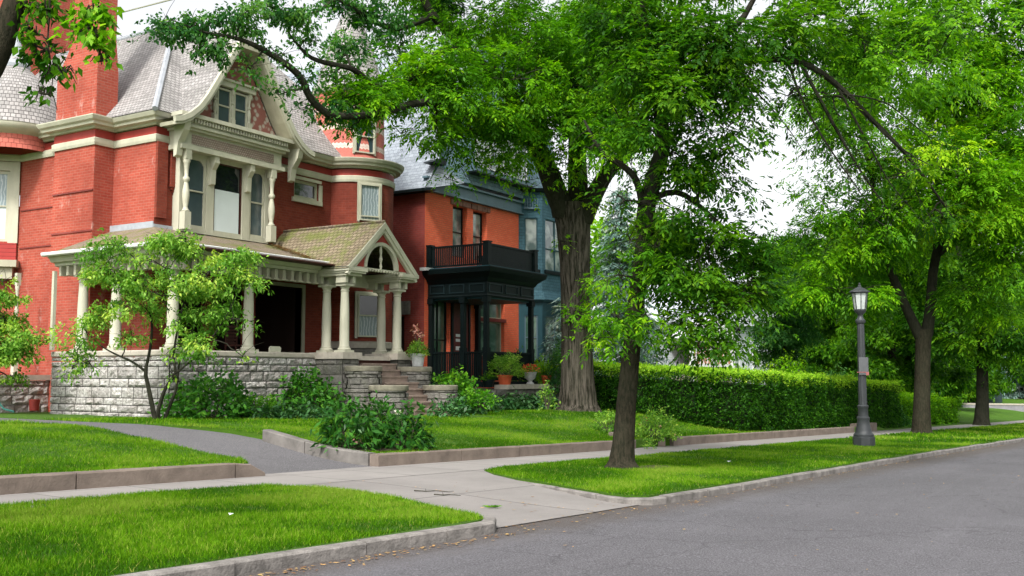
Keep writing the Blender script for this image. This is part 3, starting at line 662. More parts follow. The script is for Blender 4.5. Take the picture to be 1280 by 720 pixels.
# chimney on the west side
mb = MB(); mb.box(19.54, 20.3, 27.15, 29.15, .2, 11.0)
mb.hexa([(19.54, 27.15, 11), (20.3, 27.15, 11), (20.3, 29.15, 11), (19.54, 29.15, 11), (19.6, 27.2, 12.1), (20.22, 27.2, 12.1), (20.22, 28.5, 12.1), (19.6, 28.5, 12.1)])
mb.box(19.6, 20.22, 27.2, 28.5, 12.1, 17); mb.box(19.5, 20.32, 27.1, 28.6, 17, 17.4)
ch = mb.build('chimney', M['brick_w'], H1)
mb = MB(); mb.box(19.51, 19.53, 27.15, 29.15, 5.95, 6.0); mb.box(19.5, 19.53, 27.15, 29.15, 7.2, 7.25); mb.box(19.89, 19.91, 29.16, 31.4, 5.7, 5.74); mb.box(19.89, 19.91, 29.16, 31.4, 6.95, 6.99); mb.build('string_course', M['brick_dark'], ch)
mb = MB(); mb.box(19.5, 20.34, 27.1, 29.2, 9.32, 9.55); mb.build('flashing', M['flash'], ch)
mb = MB(); mb.box(21.4, 24.2, 35, 36.6, 9, 17.2); mb.box(21.3, 24.3, 34.9, 36.7, 17.2, 17.6); mb.build('chimney', M['brick_w'], H1, )
# stone foundation at the back left
mb = MB(); rock(mb, basis(17.9, 29.0, 0), 0, 1.64, .2, 1.42, seed=4); rock(mb, basis(17.9, 31, -PI / 2), 0, 2.0, .2, 1.42, seed=5); mb.box(17.95, 19.6, 29.05, 31, .1, 1.4); mb.build('foundation', M['stone'], H1)
mb = MB(); mb.box(17.8, 19.6, 28.92, 31.2, 1.42, 1.58); mb.build('foundation_cap', M['stone_cap'], H1)
# cornice following the walls and the round corner
tw = [(TC[0] + TR * math.cos(a), TC[1] + TR * math.sin(a)) for a in frange(R(188), R(405), 26)]
path = [(18.2, 33.2), (19.92, 31.48), (19.92, 29.15), (19.54, 29.15), (19.54, 27.15), (20.24, 27.15), (20.24, 25.2), (28.05, 25.2)] + tw + [(30.9, 40)]
mb = MB(); mb.sweep(path, [(0, 8.62), (.05, 8.62), (.07, 8.7), (.07, 8.82), (.02, 8.86), (0, 8.86)]); o = mb.build('frieze_moulding', M['cream'], H1); fixn(o)
mb = MB(); mb.sweep(path, [(0, 8.86), (.02, 8.86), (.02, 9.08), (0, 9.08)]); fixn(mb.build('frieze', M['redpaint'], H1))
mb = MB(); mb.sweep(path, [(0, 9.12), (.08, 9.13), (.1, 9.19), (.27, 9.21), (.29, 9.28), (.36, 9.33), (.41, 9.43), (.41, 9.46), (.0, 9.5)]); cn = fixn(mb.build('cornice', M['cream'], H1))
# main roof
EZ = 9.47; k = 1.2
mb = MB(); x0, x1, y0, y1 = 19.8, 31.3, 24.75, 42; t = 3.5
c = [(x0, y0, EZ), (x1, y0, EZ), (x1, y1, EZ), (x0, y1, EZ)]; d = [(x0 + t, y0 + t, EZ + k * t), (x1 - t, y0 + t, EZ + k * t), (x1 - t, y1 - t, EZ + k * t), (x0 + t, y1 - t, EZ + k * t)]
mb.add(c + d, [(0, 1, 5, 4), (1, 2, 6, 5), (2, 3, 7, 6), (3, 0, 4, 7), (4, 5, 6, 7)]); rf = mb.build('roof', M['roof'], H1)
mb = MB(); mb.tube([c[0], d[0]], .09, 6); mb.tube([d[0], d[1]], .06, 6); mb.tube([d[0], d[3]], .06, 6); mb.build('hip_cap', M['flash'], rf)
mb = MB(); mb.sweep([(23.4, 38), (23.4, 28.4), (27.7, 28.4), (27.7, 38)], [(0, EZ + k * t - .05), (.06, EZ + k * t), (.06, EZ + k * t + .12), (0, EZ + k * t + .12)]); mb.build('roof_curb', M['flash'], rf)
# front gable with curved bargeboards
GX = 23.05; prof = [(3.0, 9.2), (2.75, 9.26), (2.45, 9.42), (2.1, 9.72), (1.8, 10.12), (1.5, 10.6), (1.2, 11.1), (.85, 11.66), (.53, 12.16)]
full = prof + [(.0, 13.0)]
YF = 24.15
mb = MB(); jy = 25.0
for sg in (-1, 1):
    pts = [(GX + sg * a, z) for a, z in full]
    for (a, z), (c_, q) in zip(pts, pts[1:]):
        top = abs(c_ - GX) < .01
        fr = [(a, YF, z), (c_, YF if not top else jy, q), (c_, 29, q), (a, 29, z)]
        if sg > 0: fr = fr[::-1]
        mb.add(fr[::-1] if sg < 0 else fr[::-1], [(0, 1, 2, 3)])
mb.add([(GX - .53, YF, 12.16), (GX + .53, YF, 12.16), (GX, jy, 13.0)], [(0, 1, 2)])
fixn(mb.build('gable_roof', M['roof'], H1))
def offs(p, d):
    out = []
    for i, (a, z) in enumerate(p):
        q0 = p[max(i - 1, 0)]; q1 = p[min(i + 1, len(p) - 1)]; t_ = Vector((q1[0] - q0[0], q1[1] - q0[1])).normalized(); out.append((a - abs(t_.y) * d, z - abs(t_.x) * d))
    return out
inn = offs(prof, .13); inn2 = offs(prof, .21)
for sg in (-1, 1):
    mb = MB()
    for P_, Q_, ya, yb in ((offs(prof, .0), inn, YF - .02, YF + .1), (inn, inn2, YF + .03, YF + .14)):
        for i in range(len(prof) - 1):
            q = [P_[i], P_[i + 1], Q_[i + 1], Q_[i]]
            if P_ is not inn: q = [(a, z + .03 if j < 2 else z) for j, (a, z) in enumerate(q)]
            mb.extr([(GX + sg * a, z) for a, z in q], lambda p, q_, t: (p, t, q_), ya, yb)
    fixn(mb.build('bargeboard', M['cream'], H1))
    mb = MB()                                                         # soffit under the overhang
    for i in range(len(prof) - 1): mb.extr([(GX + sg * a, z) for a, z in (inn2[i], inn2[i + 1], offs(prof, .1)[i + 1], offs(prof, .1)[i])], lambda p, q_, t: (p, t, q_), YF + .14, 24.86)
    fixn(mb.build('soffit', M['cream_d'], H1))
    # console bracket under the foot of the gable
    mb = MB(); bx = GX + sg * 2.42; br = [(24.75, 8.15), (24.62, 8.2), (24.55, 8.6), (24.3, 8.95), (24.2, 9.35), (24.75, 9.35)]
    mb.extr(br, lambda p, q_, t: (t, p, q_), bx - .11, bx + .11); fixn(mb.build('bracket', M['cream'], H1))
mb = MB(); mb.box(GX - .56, GX + .56, YF - .03, 24.86, 12.0, 12.15); mb.build('gable_soffit', M['cream_d'], H1)
def rosette():
    t = NT('patterned_gable_panel'); v = t.n('TexVoronoi'); v.inputs['Scale'].default_value = 5.; v.inputs['Randomness'].default_value = .9; t.t.links.new(t.co('UV'), v.inputs['Vector'])
    n = t.noise(9, 3); c = t.mix(t.ramp(t.math('ADD', v.outputs[0], t.math('MULTIPLY', n, .25)), [(.42, G(0)), (.62, G(1))]), (.42, .37, .31), (.26, .10, .08)); t.col(c); t.rough(.8); t.bump(v.outputs[0], .04, .7); return t.m
M['rosette'] = rosette()
mb = MB(); poly = [(GX - a + .05, z) for a, z in inn2 if z > 9.5] ; poly = [(GX - 2.1, 9.5)] + poly + [(2 * GX - x, z) for x, z in poly[::-1]] + [(GX + 2.1, 9.5)]
mb.extr(poly, lambda p, q_, t: (p, t, q_), 24.86, 24.95); fixn(mb.build('gable_panel', M['rosette'], H1))
bG = basis(0, 24.86, 0)
window(H1, bG, 22.2, 22.78, 9.58, 10.72, M['cream'], M['screen'], d=.02, fw=.06); window(H1, bG, 22.9, 23.48, 9.58, 10.72, M['cream'], M['screen'], d=.02, fw=.06)
mb = MB(); [turned(mb, x, 24.78, 9.5, 10.78, .075) for x in (22.12, 22.84, 23.56)]; mb.lbox(bG, 21.95, 23.75, 10.78, 10.95, 0, .2); mb.lbox(bG, 21.85, 23.85, 10.95, 11.02, 0, .27); mb.build('window_surround', M['cream'], H1)
# bay entablature, dentils and frieze
mb = MB(); X0, X1 = 20.62, 24.98
mb.box(X0, X1, 24.5, 25.2, 8.42, 8.56); mb.box(X0 + .08, X1 - .08, 24.6, 25.2, 8.56, 9.02); mb.box(X0, X1, 24.48, 25.2, 9.02, 9.1); mb.box(X0 - .1, X1 + .1, 24.4, 25.2, 9.1, 9.18); mb.box(X0 - .06, X1 + .06, 24.44, 25.2, 9.18, 9.34); mb.box(X0 - .2, X1 + .2, 24.28, 25.2, 9.38, 9.5)
x = X0
while x < X1: mb.box(x, x + .055, 24.34, 24.46, 9.24, 9.37); x += .115
mb.build('entablature', M['cream'], H1)
mb = MB(); mb.box(X0 + .45, X1 - .45, 24.585, 24.598, 8.63, 8.93); M['frieze'] = brickmat('carved_frieze', (.42, .36, .30), (.36, .27, .23), (.14, .08, .06), .09, .07, .02, .2); mb.build('carved_frieze', M['frieze'], H1)
# bay: posts, turned columns, three windows, white board in the middle
mb = MB(); bB = basis(0, 24.86, 0)
for a, c_ in ((20.86, 21.02), (21.92, 22.22), (23.42, 23.74), (24.42, 24.6)): mb.lbox(bB, a, c_, 5.95, 8.42, -.1, .02)
mb.lbox(bB, 20.86, 24.6, 8.3, 8.42, -.1, .0); mb.lbox(bB, 21.0, 24.45, 5.95, 6.12, -.1, .01); mb.box(20.9, 24.55, 24.97, 25.19, 5.95, 8.42)
for x in (22.07, 23.58): mb.extr([(24.86, 7.5), (24.72, 7.55), (24.7, 8.0), (24.55, 8.2), (24.55, 8.42), (24.86, 8.42)], lambda p, q_, t: (t, p, q_), x - .09, x + .09)
fixn(mb.build('bay_frame', M['cream'], H1))
for x in (20.92, 24.5):
    mb = MB(); turned(mb, x, 24.62, 5.98, 8.42, .12, 14); mb.build('turned_column', M['cream'], H1, smooth=True)
window(H1, bB, 21.06, 21.9, 6.12, 8.3, M['cream'], M['screen'], d=-.08, fw=.07, sash=.52, arch=1); window(H1, bB, 23.76, 24.4, 6.12, 8.3, M['cream'], M['screen'], d=-.08, fw=.06, sash=.52, arch=1)
wn = window(H1, bB, 22.24, 23.4, 6.0, 8.3, M['darkwood'], M['glass'], d=-.09, fw=.04, sash=0); 
mb = MB(); mb.lbox(bB, 22.28, 23.3, 6.08, 7.45, -.045, -.02); mb.build('white_board', M['panel'], wn)
# small window, cream stone surround
window(H1, bS, 26.15, 27.4, 7.8, 8.45, M['cream'], M['glass'], d=-.15, fw=.1, sash=0, sill=M['cream'])
mb = MB(); mb.lbox(bS, 27.4, 27.55, 7.8, 8.4, -.02, .05); mb.lbox(bS, 26.15, 27.5, 8.45, 8.56, -.02, .05); mb.build('window_surround', M['cream'], H1)
# round corner tower
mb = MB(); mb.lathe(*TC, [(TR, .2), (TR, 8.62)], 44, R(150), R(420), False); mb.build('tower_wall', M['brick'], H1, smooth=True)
mb = MB(); mb.lathe(*TC, [(TR + .08, .2), (TR + .08, 2.55)], 44, R(150), R(400), False); mb.build('tower_base', M['stone_d'], H1, smooth=True)
mb = MB(); mb.lathe(*TC, [(TR, 2.55), (TR + .16, 2.55), (TR + .18, 2.75), (TR, 2.8)], 44, R(150), R(400), False); mb.build('tower_sill_course', M['stone_cap'], H1, smooth=True)
M['scallop'] = shingle('red_scalloped_shingles', (.50, .12, .09), (.56, .16, .12), (.22, .04, .03), .16, .16, stain=.25)
def ringmat():
    t = NT('banded_tower_shingles'); x = t.n('SeparateXYZ'); t.t.links.new(t.co('UV'), x.inputs[0])
    ph = t.math('MULTIPLY', t.math('ABSOLUTE', t.math('SINE', t.math('MULTIPLY', x.outputs[0], PI / .16))), .045)
    y = t.math('ADD', x.outputs[1], ph); f = t.math('FRACT', t.math('DIVIDE', y, .72)); bnd = t.math('GREATER_THAN', f, .74)
    row = t.math('FRACT', t.math('DIVIDE', y, .12)); ln = t.math('LESS_THAN', row, .16)
    c = t.mix(bnd, (.52, .13, .10), (.70, .62, .55)); c = t.mix(t.math('MULTIPLY', ln, .45), c, (.2, .04, .04)); c = t.mix(t.math('MULTIPLY', t.noise(5), .4), c, (.6, .25, .2)); t.col(c); t.rough(.8); t.bump(row, .03, .6); return t.m
M['rings'] = ringmat()
UC = (29.42, 25.55); UR = 1.3
mb = MB(); mb.lathe(*UC, [(UR + .2, 9.45), (UR + .05, 9.7), (UR, 12.2)], 44); mb.build('tower_shingle_wall', M['rings'], H1, smooth=True)
mb = MB(); mb.lathe(*UC, [(UR, 12.05), (UR + .08, 12.1), (UR + .12, 12.2), (UR + .12, 12.28), (UR - .1, 12.3)], 44); mb.build('tower_cornice', M['cream'], H1, smooth=True)
mb = MB(); mb.lathe(*UC, [(UR + .14, 12.27), (UR - .02, 12.6), (UR - .2, 13.2), (UR - .52, 14.3), (.42, 15.2), (.1, 16.0), (0, 16.05)], 44); cone = mb.build('tower_roof', M['roof'], H1, smooth=True)
mb = MB(); mb.lathe(*UC, [(.13, 15.8), (.1, 16.1), (.16, 16.2), (.05, 16.3), (.03, 16.8), (0, 16.9)], 10); mb.build('finial', M['flash'], cone, smooth=True)
mb = MB(); mb.lathe(*TC, [(TR + .40, 9.46), (TR - .05, 9.52)], 44, R(170), R(420), False); mb.build('tower_gutter', M['metal_grey'], H1, smooth=True)
def tbasis(deg, r): a = R(deg); cx, cy = TC[0] + r * math.cos(a), TC[1] + r * math.sin(a); return basis(cx, cy, a + PI / 2)
bt = tbasis(243, TR + .0)
window(H1, bt, -.4, .4, 7.2, 8.55, M['cream'], M['curtain'], d=.0, fw=.05, sash=.12, casing=.07, dp=.1)
window(H1, bt, -.42, .42, 2.95, 4.5, M['cream'], M['glass'], d=.0, fw=.05, sash=.5, casing=.1, pm2=M['curtain'], dp=.1)
bt = basis(UC[0] + UR * math.cos(R(246)), UC[1] + UR * math.sin(R(246)), R(336)); window(H1, bt, -.4, .4, 9.75, 11.0, M['cream'], M['screen'], d=0, fw=.05, sash=.5, casing=.06, dp=.1)
mb = MB()
uc = 0; poly = [(.46 * math.cos(t), 11.0 + .46 * math.sin(t)) for t in frange(0, PI, 12)] + [(.38 * math.cos(t), 11.0 + .38 * math.sin(t)) for t in frange(PI, 0, 12)]
n_ = len(poly)
for i in range(12): mb.extr([poly[i], poly[i + 1], poly[n_ - 2 - i], poly[n_ - 1 - i]], lambda p, q_, t: bt(p, t, q_), .0, .1)
fixn(mb.build('window_hood', M['cream'], H1))
mb = MB(); mb.extr([(.37 * math.cos(t), 11.0 + .37 * math.sin(t)) for t in frange(0, PI, 12)], lambda p, q_, t: bt(p, t, q_), .02, .05); fixn(mb.build('arched_light', M['glass'], H1))
# left bay window and dormer turret
window(H1, b45, .95, 2.1, 5.95, 8.3, M['cream'], M['curtain'], d=-.1, fw=.1, sash=.5, pm2=M['panel'], casing=.3)
mb = MB(); mb.lbox(b45, .3, 2.38, 5.3, 5.9, .0, .07); mb.build('clapboard_band', brickmat('red_clapboard', (.34, .04, .035), (.36, .045, .04), (.1, .01, .01), 30, .13, .01, .2), H1)
mb = MB(); mb.lbox(b45, .2, 2.5, 5.08, 5.3, -.05, .5); mb.lbox(b45, .2, 2.35, 4.7, 5.08, .1, .35); mb.build('side_porch_roof', M['cream_d'], H1)
mb = MB(); mb.lbox(b45, .3, 1.9, 1.58, 4.7, 0.005, .012); mb.build('side_porch_shade_sheet', M['dark'], H1)  # dark sheet on the wall stands in for shade inside the side porch
mb = MB(); q = b45(1.95, .25, 0); turned(mb, 18.95, 29.9, 1.58, 4.75, .075); mb.build('porch_post', M['cream'], H1, smooth=True)
DC = (19.6, 31.5)
mb = MB(); mb.lathe(*DC, [(1.3, 8.80), (1.3, 9.50)], 32); mb.build('dormer_drum', M['scallop'], H1, smooth=True)
mb = MB(); mb.lathe(*DC, [(1.3, 9.25), (1.38, 9.30), (1.55, 9.40), (1.62, 9.52), (1.62, 9.60), (1.3, 9.62)], 32); mb.build('dormer_cornice', M['cream'], H1, smooth=True)
mb = MB(); mb.lathe(*DC, [(1.64, 9.59), (1.55, 9.80), (1.42, 10.20), (1.15, 10.80), (.75, 11.35), (.4, 11.70), (.32, 12.00), (.12, 12.30), (0, 12.35)], 32); mb.build('dormer_roof', M['roof'], H1, smooth=True)
mb = MB(); mb.lathe(*DC, [(.42, 11.68), (.44, 11.80), (.34, 11.95), (.2, 12.30), (.06, 12.80), (0, 13.00)], 12); mb.build('finial', M['flash'], H1, smooth=True)
# ---- porch
mb = MB(); rock(mb, basis(18.4, 0, -PI / 2), -27.2, -22.1, .15, 2.1, seed=11, amp=.09); mb.build('porch_side_wall', M['stone'], H1)
mb = MB(); rock(mb, basis(0, 22.1, 0), 18.4, 24.1, .0, 2.1, seed=12, amp=.09); mb.build('porch_front_wall', M['stone'], H1)
mb = MB(); mb.box(18.43, 24.1, 22.13, 25.19, 0, 1.95); mb.box(18.43, 20.2, 25.19, 27.2, 0, 1.95); mb.box(24.1, 27.9, 21.25, 25.19, 0.2, 1.95); mb.build('porch_base', M['mortar'], H1)
mb = MB(); mb.box(18.45, 24.05, 22.2, 25.19, 1.95, 2.05); mb.box(24.06, 28, 21.3, 25.19, 1.95, 2.05); mb.build('porch_floor', M['darkwood'], H1)
mb = MB(); mb.sweep([(18.42, 27.15), (18.42, 22.12), (24.05, 22.12)], [(-.3, 2.1), (.07, 2.1), (.09, 2.13), (.09, 2.23), (.07, 2.26), (-.3, 2.26)]); fixn(mb.build('parapet_cap', M['stone_cap'], H1))
mb = MB(); rock(mb, basis(0, 20.98, 0), 24.0, 24.75, .3, 2.08, seed=13, amp=.05); rock(mb, basis(24.0, 0, -PI / 2), -22.2, -20.98, .3, 2.08, seed=14, amp=.05); mb.box(24.02, 24.73, 21.0, 22.3, .2, 2.08); mb.build('portico_pier', M['stone_d'], H1); mb = MB()
rock(mb, basis(0, 20.98, 0), 26.7, 27.4, .3, 2.08, seed=15, amp=.05); mb.box(26.72, 27.4, 21, 22.3, .2, 2.08); mb.box(26.72, 29, 21.9, 22.3, .2, 2.0); mb.build('portico_pier', M['stone_d'], H1)
mb = MB(); mb.box(23.92, 24.82, 20.9, 22.3, 2.08, 2.28); mb.box(26.6, 27.5, 20.9, 22.3, 2.08, 2.28); mb.box(24.82, 26.6, 21.2, 21.9, 2.05, 2.18); mb.box(27.5, 28.6, 21.85, 22.35, 2.08, 2.26); mb.build('pier_cap', M['stone_cap'], H1)
for x, y in ((18.72, 24.8), (18.72, 26.3), (18.72, 22.42), (21.45, 22.4)): column('porch_column', H1, x, y, 2.26, 4.5, .155)
for x, y in ((24.37, 21.25), (24.4, 22.02), (27.0, 21.25), (27.12, 22.02)): column('portico_column', H1, x, y, 2.28, 4.42, .15)
mb = MB(); mb.box(18.22, 18.32, 26.98, 27.08, 2.3, 4.6); mb.build('downpipe', M['cream'], H1)
# porch entablature with dentils, gutter, roof
mb = MB(); mb.sweep([(18.55, 27.15), (18.55, 22.22), (24.3, 22.22)], [(-.3, 4.5), (.0, 4.5), (.02, 4.72), (.2, 4.76), (.22, 4.84), (.34, 4.86), (.4, 4.96), (.46, 5.0), (.46, 5.05), (-.3, 5.05)]); fixn(mb.build('porch_cornice', M['cream'], H1))
mb = MB()
x = 18.7
while x < 24.1: mb = MB(); mb.box(x, x + .1, 22.0, 22.2, 4.46, 4.74); mb.box(x - .06, x + .16, 21.98, 22.22, 4.42, 4.46); mb.build('porch_dentil', M['cream_d'], H1); x += .34
y = 22.4
while y < 27: mb = MB(); mb.box(18.33, 18.53, y, y + .1, 4.46, 4.74); mb.build('porch_dentil', M['cream_d'], H1); y += .34
mb = MB(); g0 = [(18.0, 27.15, 5.06), (18.0, 21.78, 5.06), (24.6, 21.78, 5.06)]; up = [(20.24, 27.15, 6.02), (20.24, 25.2, 6.02), (28, 25.2, 6.02)]
mb.add([g0[0], g0[1], up[1], up[0]], [(3, 2, 1, 0)]); mb.add([g0[1], g0[2], (28.0, 21.9, 5.08), up[2], up[1]], [(0, 1, 2, 3, 4)]); fixn(mb.build('porch_roof', M['roof_brown'], H1))
mb = MB(); mb.sweep([(18.0, 27.2), (18.0, 21.78), (24.2, 21.78)], [(0, 5.0), (.08, 5.03), (.1, 5.1), (.08, 5.12), (.0, 5.06)]); fixn(mb.build('gutter', M['white'], H1))
mb = MB(); mb.lbox(basis(20.2, 0, -PI / 2), -27.15, -25.16, 5.95, 6.18, 0, .03); mb.lbox(basis(0, 25.16, 0), 20.2, 20.9, 5.95, 6.1, 0, .02); mb.build('flashing', M['flash'], H1)
# portico gable
PX = 25.68; HW = 1.66; yf = 20.75; ze, za = 4.93, 6.5
mb = MB()
for sg in (-1, 1):
    a = (PX + sg * (HW + .1), ze); c_ = (PX, za)
    mb.add([(a[0], yf, a[1]), (c_[0], yf, c_[1]), (c_[0], 25.2, c_[1]), (a[0], 25.2, a[1])], [(0, 1, 2, 3)])
    mb.add([(a[0], yf, a[1] - .06), (c_[0], yf, c_[1] - .06), (c_[0], 25.2, c_[1] - .06), (a[0], 25.2, a[1] - .06)], [(3, 2, 1, 0)])
mb.build('portico_roof', M['roof_moss'], H1)
mb = MB(); mb.tube([(PX, yf, za + .02), (PX, 25.2, za + .02)], .045, 6); mb.build('ridge_cap', M['roof_brown'], H1)
for sg in (-1, 1):
    mb = MB()
    for e, y_a, y_b, th in ((0, yf - .03, yf + .06, .16), (.16, yf + .01, yf + .12, .1)):
        q = [(HW + .12, ze - .02 - e * 1.3), (0, za - .01 - e * 1.3), (0, za - .01 - (e + th) * 1.3), (HW + .12 - th, ze - .02 - (e + th) * 1.3 + th * .9)]
        mb.extr([(PX + sg * a, z) for a, z in q], lambda p, q_, t: (p, t, q_), y_a, y_b)
    fixn(mb.build('raking_cornice', M['cream'], H1))
mb = MB(); rr = .78; zc = 4.98; N_ = 16; arc_ = [(rr * math.cos(t), zc + rr * math.sin(t)) for t in frange(0, PI, N_)]
def hz(x): return za - .3 - abs(x) * (za - ze) / (HW + .1)
for (a, z), (c_, q) in zip(arc_, arc_[1:]): mb.extr([(PX + a, z), (PX + c_, q), (PX + c_, max(hz(c_), q)), (PX + a, max(hz(a), z))], lambda p, q_, t: (p, t, q_), yf + .13, yf + .2)
for sg in (-1, 1): mb.extr([(PX + sg * rr, zc - .02), (PX + sg * 1.35, zc - .02), (PX + sg * rr, hz(rr))], lambda p, q_, t: (p, t, q_), yf + .13, yf + .2)
fixn(mb.build('portico_tympanum', M['redpaint'], H1))
mb = MB(); ar2 = [((rr + .08) * math.cos(t), zc + (rr + .08) * math.sin(t)) for t in frange(0, PI, N_)]
for i in range(N_): mb.extr([(PX + arc_[i][0] * .96, zc + (arc_[i][1] - zc) * .96), (PX + arc_[i + 1][0] * .96, zc + (arc_[i + 1][1] - zc) * .96), (PX + ar2[i + 1][0], ar2[i + 1][1]), (PX + ar2[i][0], ar2[i][1])], lambda p, q_, t: (p, t, q_), yf + .08, yf + .22)
mb.lathe(PX, yf + .15, [(.03, 4.95), (.05, 5.05), (.03, 5.15), (.06, 5.3), (.03, 5.42), (.05, 5.55), (.03, 5.72)], 8); x = PX - 1.2
while x < PX + 1.2: mb.lathe(x + .1, yf + .15, [(.02, 4.86), (.055, 4.9), (.02, 4.95)], 6); x += .14
mb.box(PX - 1.3, PX + 1.3, yf + .12, yf + .18, 4.93, 4.97); fixn(mb.build('arch_trim', M['cream'], H1))
mb = MB()
for x0_, x1_ in ((23.95, 24.85), (26.6, 27.5)):
    mb.box(x0_ + .1, x1_ - .1, 20.9, 22.3, 4.66, 4.8); mb.box(x0_, x1_, yf - .02, 22.4, 4.8, 4.92); mb.box(x0_ + .05, x1_ - .05, yf + .02, 22.35, 4.74, 4.8)
    for dx in (.16, .5): 
        for yy in (21.0, 22.0): mb.box(x0_ + dx, x0_ + dx + .12, yy, yy + .4, 4.44, 4.66)
mb.box(24.1, 27.3, 22.3, 22.45, 4.5, 4.92); mb.build('portico_entablature', M['cream'], H1)
mb = MB(); mb.box(18.6, 28, 21.3, 25.18, 4.96, 5.0); mb.build('porch_ceiling', M['darkwood'], H1)
# ground-floor openings
mb = MB(); mb.lbox(bS, 25.0, 26.76, 4.62, 4.74, -.05, .05); mb.lbox(bS, 26.62, 26.76, 2.1, 4.62, -.1, .05); mb.build('door_frame', M['cream_d'], H1)
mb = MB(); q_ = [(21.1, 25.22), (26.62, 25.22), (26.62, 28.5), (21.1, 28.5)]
mb.add([(x, y, z) for z in (2.1, 4.62) for x, y in q_], [(0, 1, 2, 3), (7, 6, 5, 4), (1, 5, 6, 2), (2, 6, 7, 3), (3, 7, 4, 0)]); mb.build('shaded_hall_recess', M['dark'], H1)  # wide opening and dark-coloured room added to deepen the porch shade
for u in (22.3, 24.0): mb = MB(); mb.lbox(bS, u, u + .35, 2.06, 4.62, -.2, .08); mb.build('pilaster', M['brick_dark'], H1)
# entrance steps and curved stone wing walls
mb = MB()
for i in range(9): mb.box(24.87, 26.6, 18.55 + i * .3, 21.3, .15 + i * .2, .35 + i * .2 - .004 * i)
for i in range(9): mb.box(24.88, 26.62, 18.52 + i * .3, 18.9 + i * .3, .3 + i * .2, .352 + i * .2)
st = mb.build('front_steps', plain('brown_stone', (.25, .19, .155), .85, .3, 4, .01, 40), H1)
def pier(cx, cy, r_, z0, z1, seed):
    mb = MB(); r = random.Random(seed); z = z0; n = 40
    while z < z1 - .16:
        zt = min(z + r.uniform(.1, .2), z1 - .16); a = 0
        while a < 2 * PI - .05:
            e = min(a + r.uniform(.25, .6), 2 * PI); rr = r_ + r.uniform(-.03, .03); k = 3
            prof_ = [(rr - .04, z + .004), (rr, z + .025), (rr, zt - .02), (rr - .04, zt - .004)]; mb.lathe(cx, cy, prof_, k, a + .012, e - .012, False); a = e
        z = zt
    mb.lathe(cx, cy, [(r_ - .05, z0), (r_ - .05, z1 - .15)], 24)
    o = mb.build('wing_wall', M['stone_d'], H1)
    mb = MB(); mb.lathe(cx, cy, [(0, z1 - .161), (r_ + .02, z1 - .16), (r_ + .03, z1 - .13), (r_ + .03, z1 - .02), (r_, z1), (0, z1 + .005)], 32); mb.build('wing_wall_cap', M['stone_cap'] if 0 else M['capg'], o, smooth=True)
M['capg'] = plain('mossy_stone_cap', (.20, .185, .14), .9, .35, 4, .01, 40)
pier(24.35, 20.45, .55, 0, 1.86, 21); pier(24.15, 19.3, .57, 0, 1.28, 22); pier(26.93, 20.45, .54, 0, 1.85, 23); pier(26.78, 19.3, .54, 0, 1.26, 24)
for q_ in ((24.3, 24.85, 24.2, 24.7), (26.62, 27.1, 26.7, 27.2)): mb = MB(); mb.box(q_[0], q_[1], 19.3, 20.5, 0, 1.1); mb.box(q_[2], q_[3], 20.5, 21.0, 0, 1.6); mb.build('step_cheek', M['stone_d'], H1)
# porch furniture
t_ = thing('porch_chair', (22.6, 24.1, 2.05), 'dark wooden slatted chair standing in the shade of the columned porch', 'chair')
mb = MB(); mb.box(22.35, 22.85, 23.85, 24.35, 2.47, 2.52); mb.build('seat', M['darkwood'], t_)
mb = MB(); [mb.box(22.37, 22.83, 24.33, 24.36, 2.55 + .1 * i, 2.62 + .1 * i) for i in range(6)]; mb.build('backrest', M['darkwood'], t_)
for a, c_ in ((22.36, 23.86), (22.8, 23.86), (22.36, 24.31), (22.8, 24.31)): mb = MB(); mb.box(a, a + .04, c_, c_ + .04, 2.05, 2.47 if c_ < 24 else 3.15); mb.build('leg', M['darkwood'], t_)
mb = MB(); pl_ = [(.0, .0), (.44, .0), (.46, .12), (.4, .17), (.06, .17), (0, .12)]; mb.extr(pl_, lambda p, q_, t: (22.05 + p, t, 2.265 + q_), 22.1, 22.16); o = fixn(mb.build('oval_plaque', M['cream'], org=(22.27, 22.13, 2.265))); tag(o, 'cream rounded sign plaque standing on the porch parapet right of a column', 'plaque')
# bucket, hose
mb = MB(); mb.lathe(18.75, 28.5, [(0, .52), (.13, .52), (.16, .85), (.15, .85), (.12, .56), (0, .56)], 14); tag(mb.build('bucket', plain('red_plastic', (.35, .05, .04), .5), org=(18.75, 28.5, .5), smooth=True), 'small red bucket standing on the grass by the grey foundation', 'bucket')
mb = MB(); mb.tube([(17.75, 28.7, 1.3), (17.6, 28.6, 1.1), (17.62, 28.5, .8), (17.72, 28.4, .6), (17.9, 28.2, .52), (17.7, 27.9, .53)], .03, 6); tag(mb.build('garden_hose', plain('hose_green', (.08, .28, .24), .4), org=(17.75, 28.7, .5), smooth=True), 'pale green garden hose hanging in a loop at the left foundation', 'hose')
# moss/leaf debris in the roof valley
g_ = np.random.default_rng(4); L_ = []; N_ = 420
for i in range(N_):
    q = g_.random(); y = 22.1 + 2.3 * q; x = PX - HW - .1 + (y - 22.0) * .25 + g_.normal(-.12, .14); z = 5.06 + (y - 21.78) * .281 + .03 + abs(g_.normal(0, .03)); a = g_.uniform(0, 6.28); l = .05; c_, s_ = math.cos(a), math.sin(a)
    L_ += [(x, y, z), (x + c_ * l - s_ * .02, y + s_ * l + c_ * .02, z + .01), (x + c_ * 2 * l, y + s_ * 2 * l, z), (x + c_ * l + s_ * .02, y + s_ * l - c_ * .02, z + .01)]
o = np_mesh('roof_debris', np.array(L_), 4, g_.random(N_), leafmat('dry_debris', (.30, .19, .12), (.45, .33, .22), .05, .9), H1); o['kind'] = 'stuff'
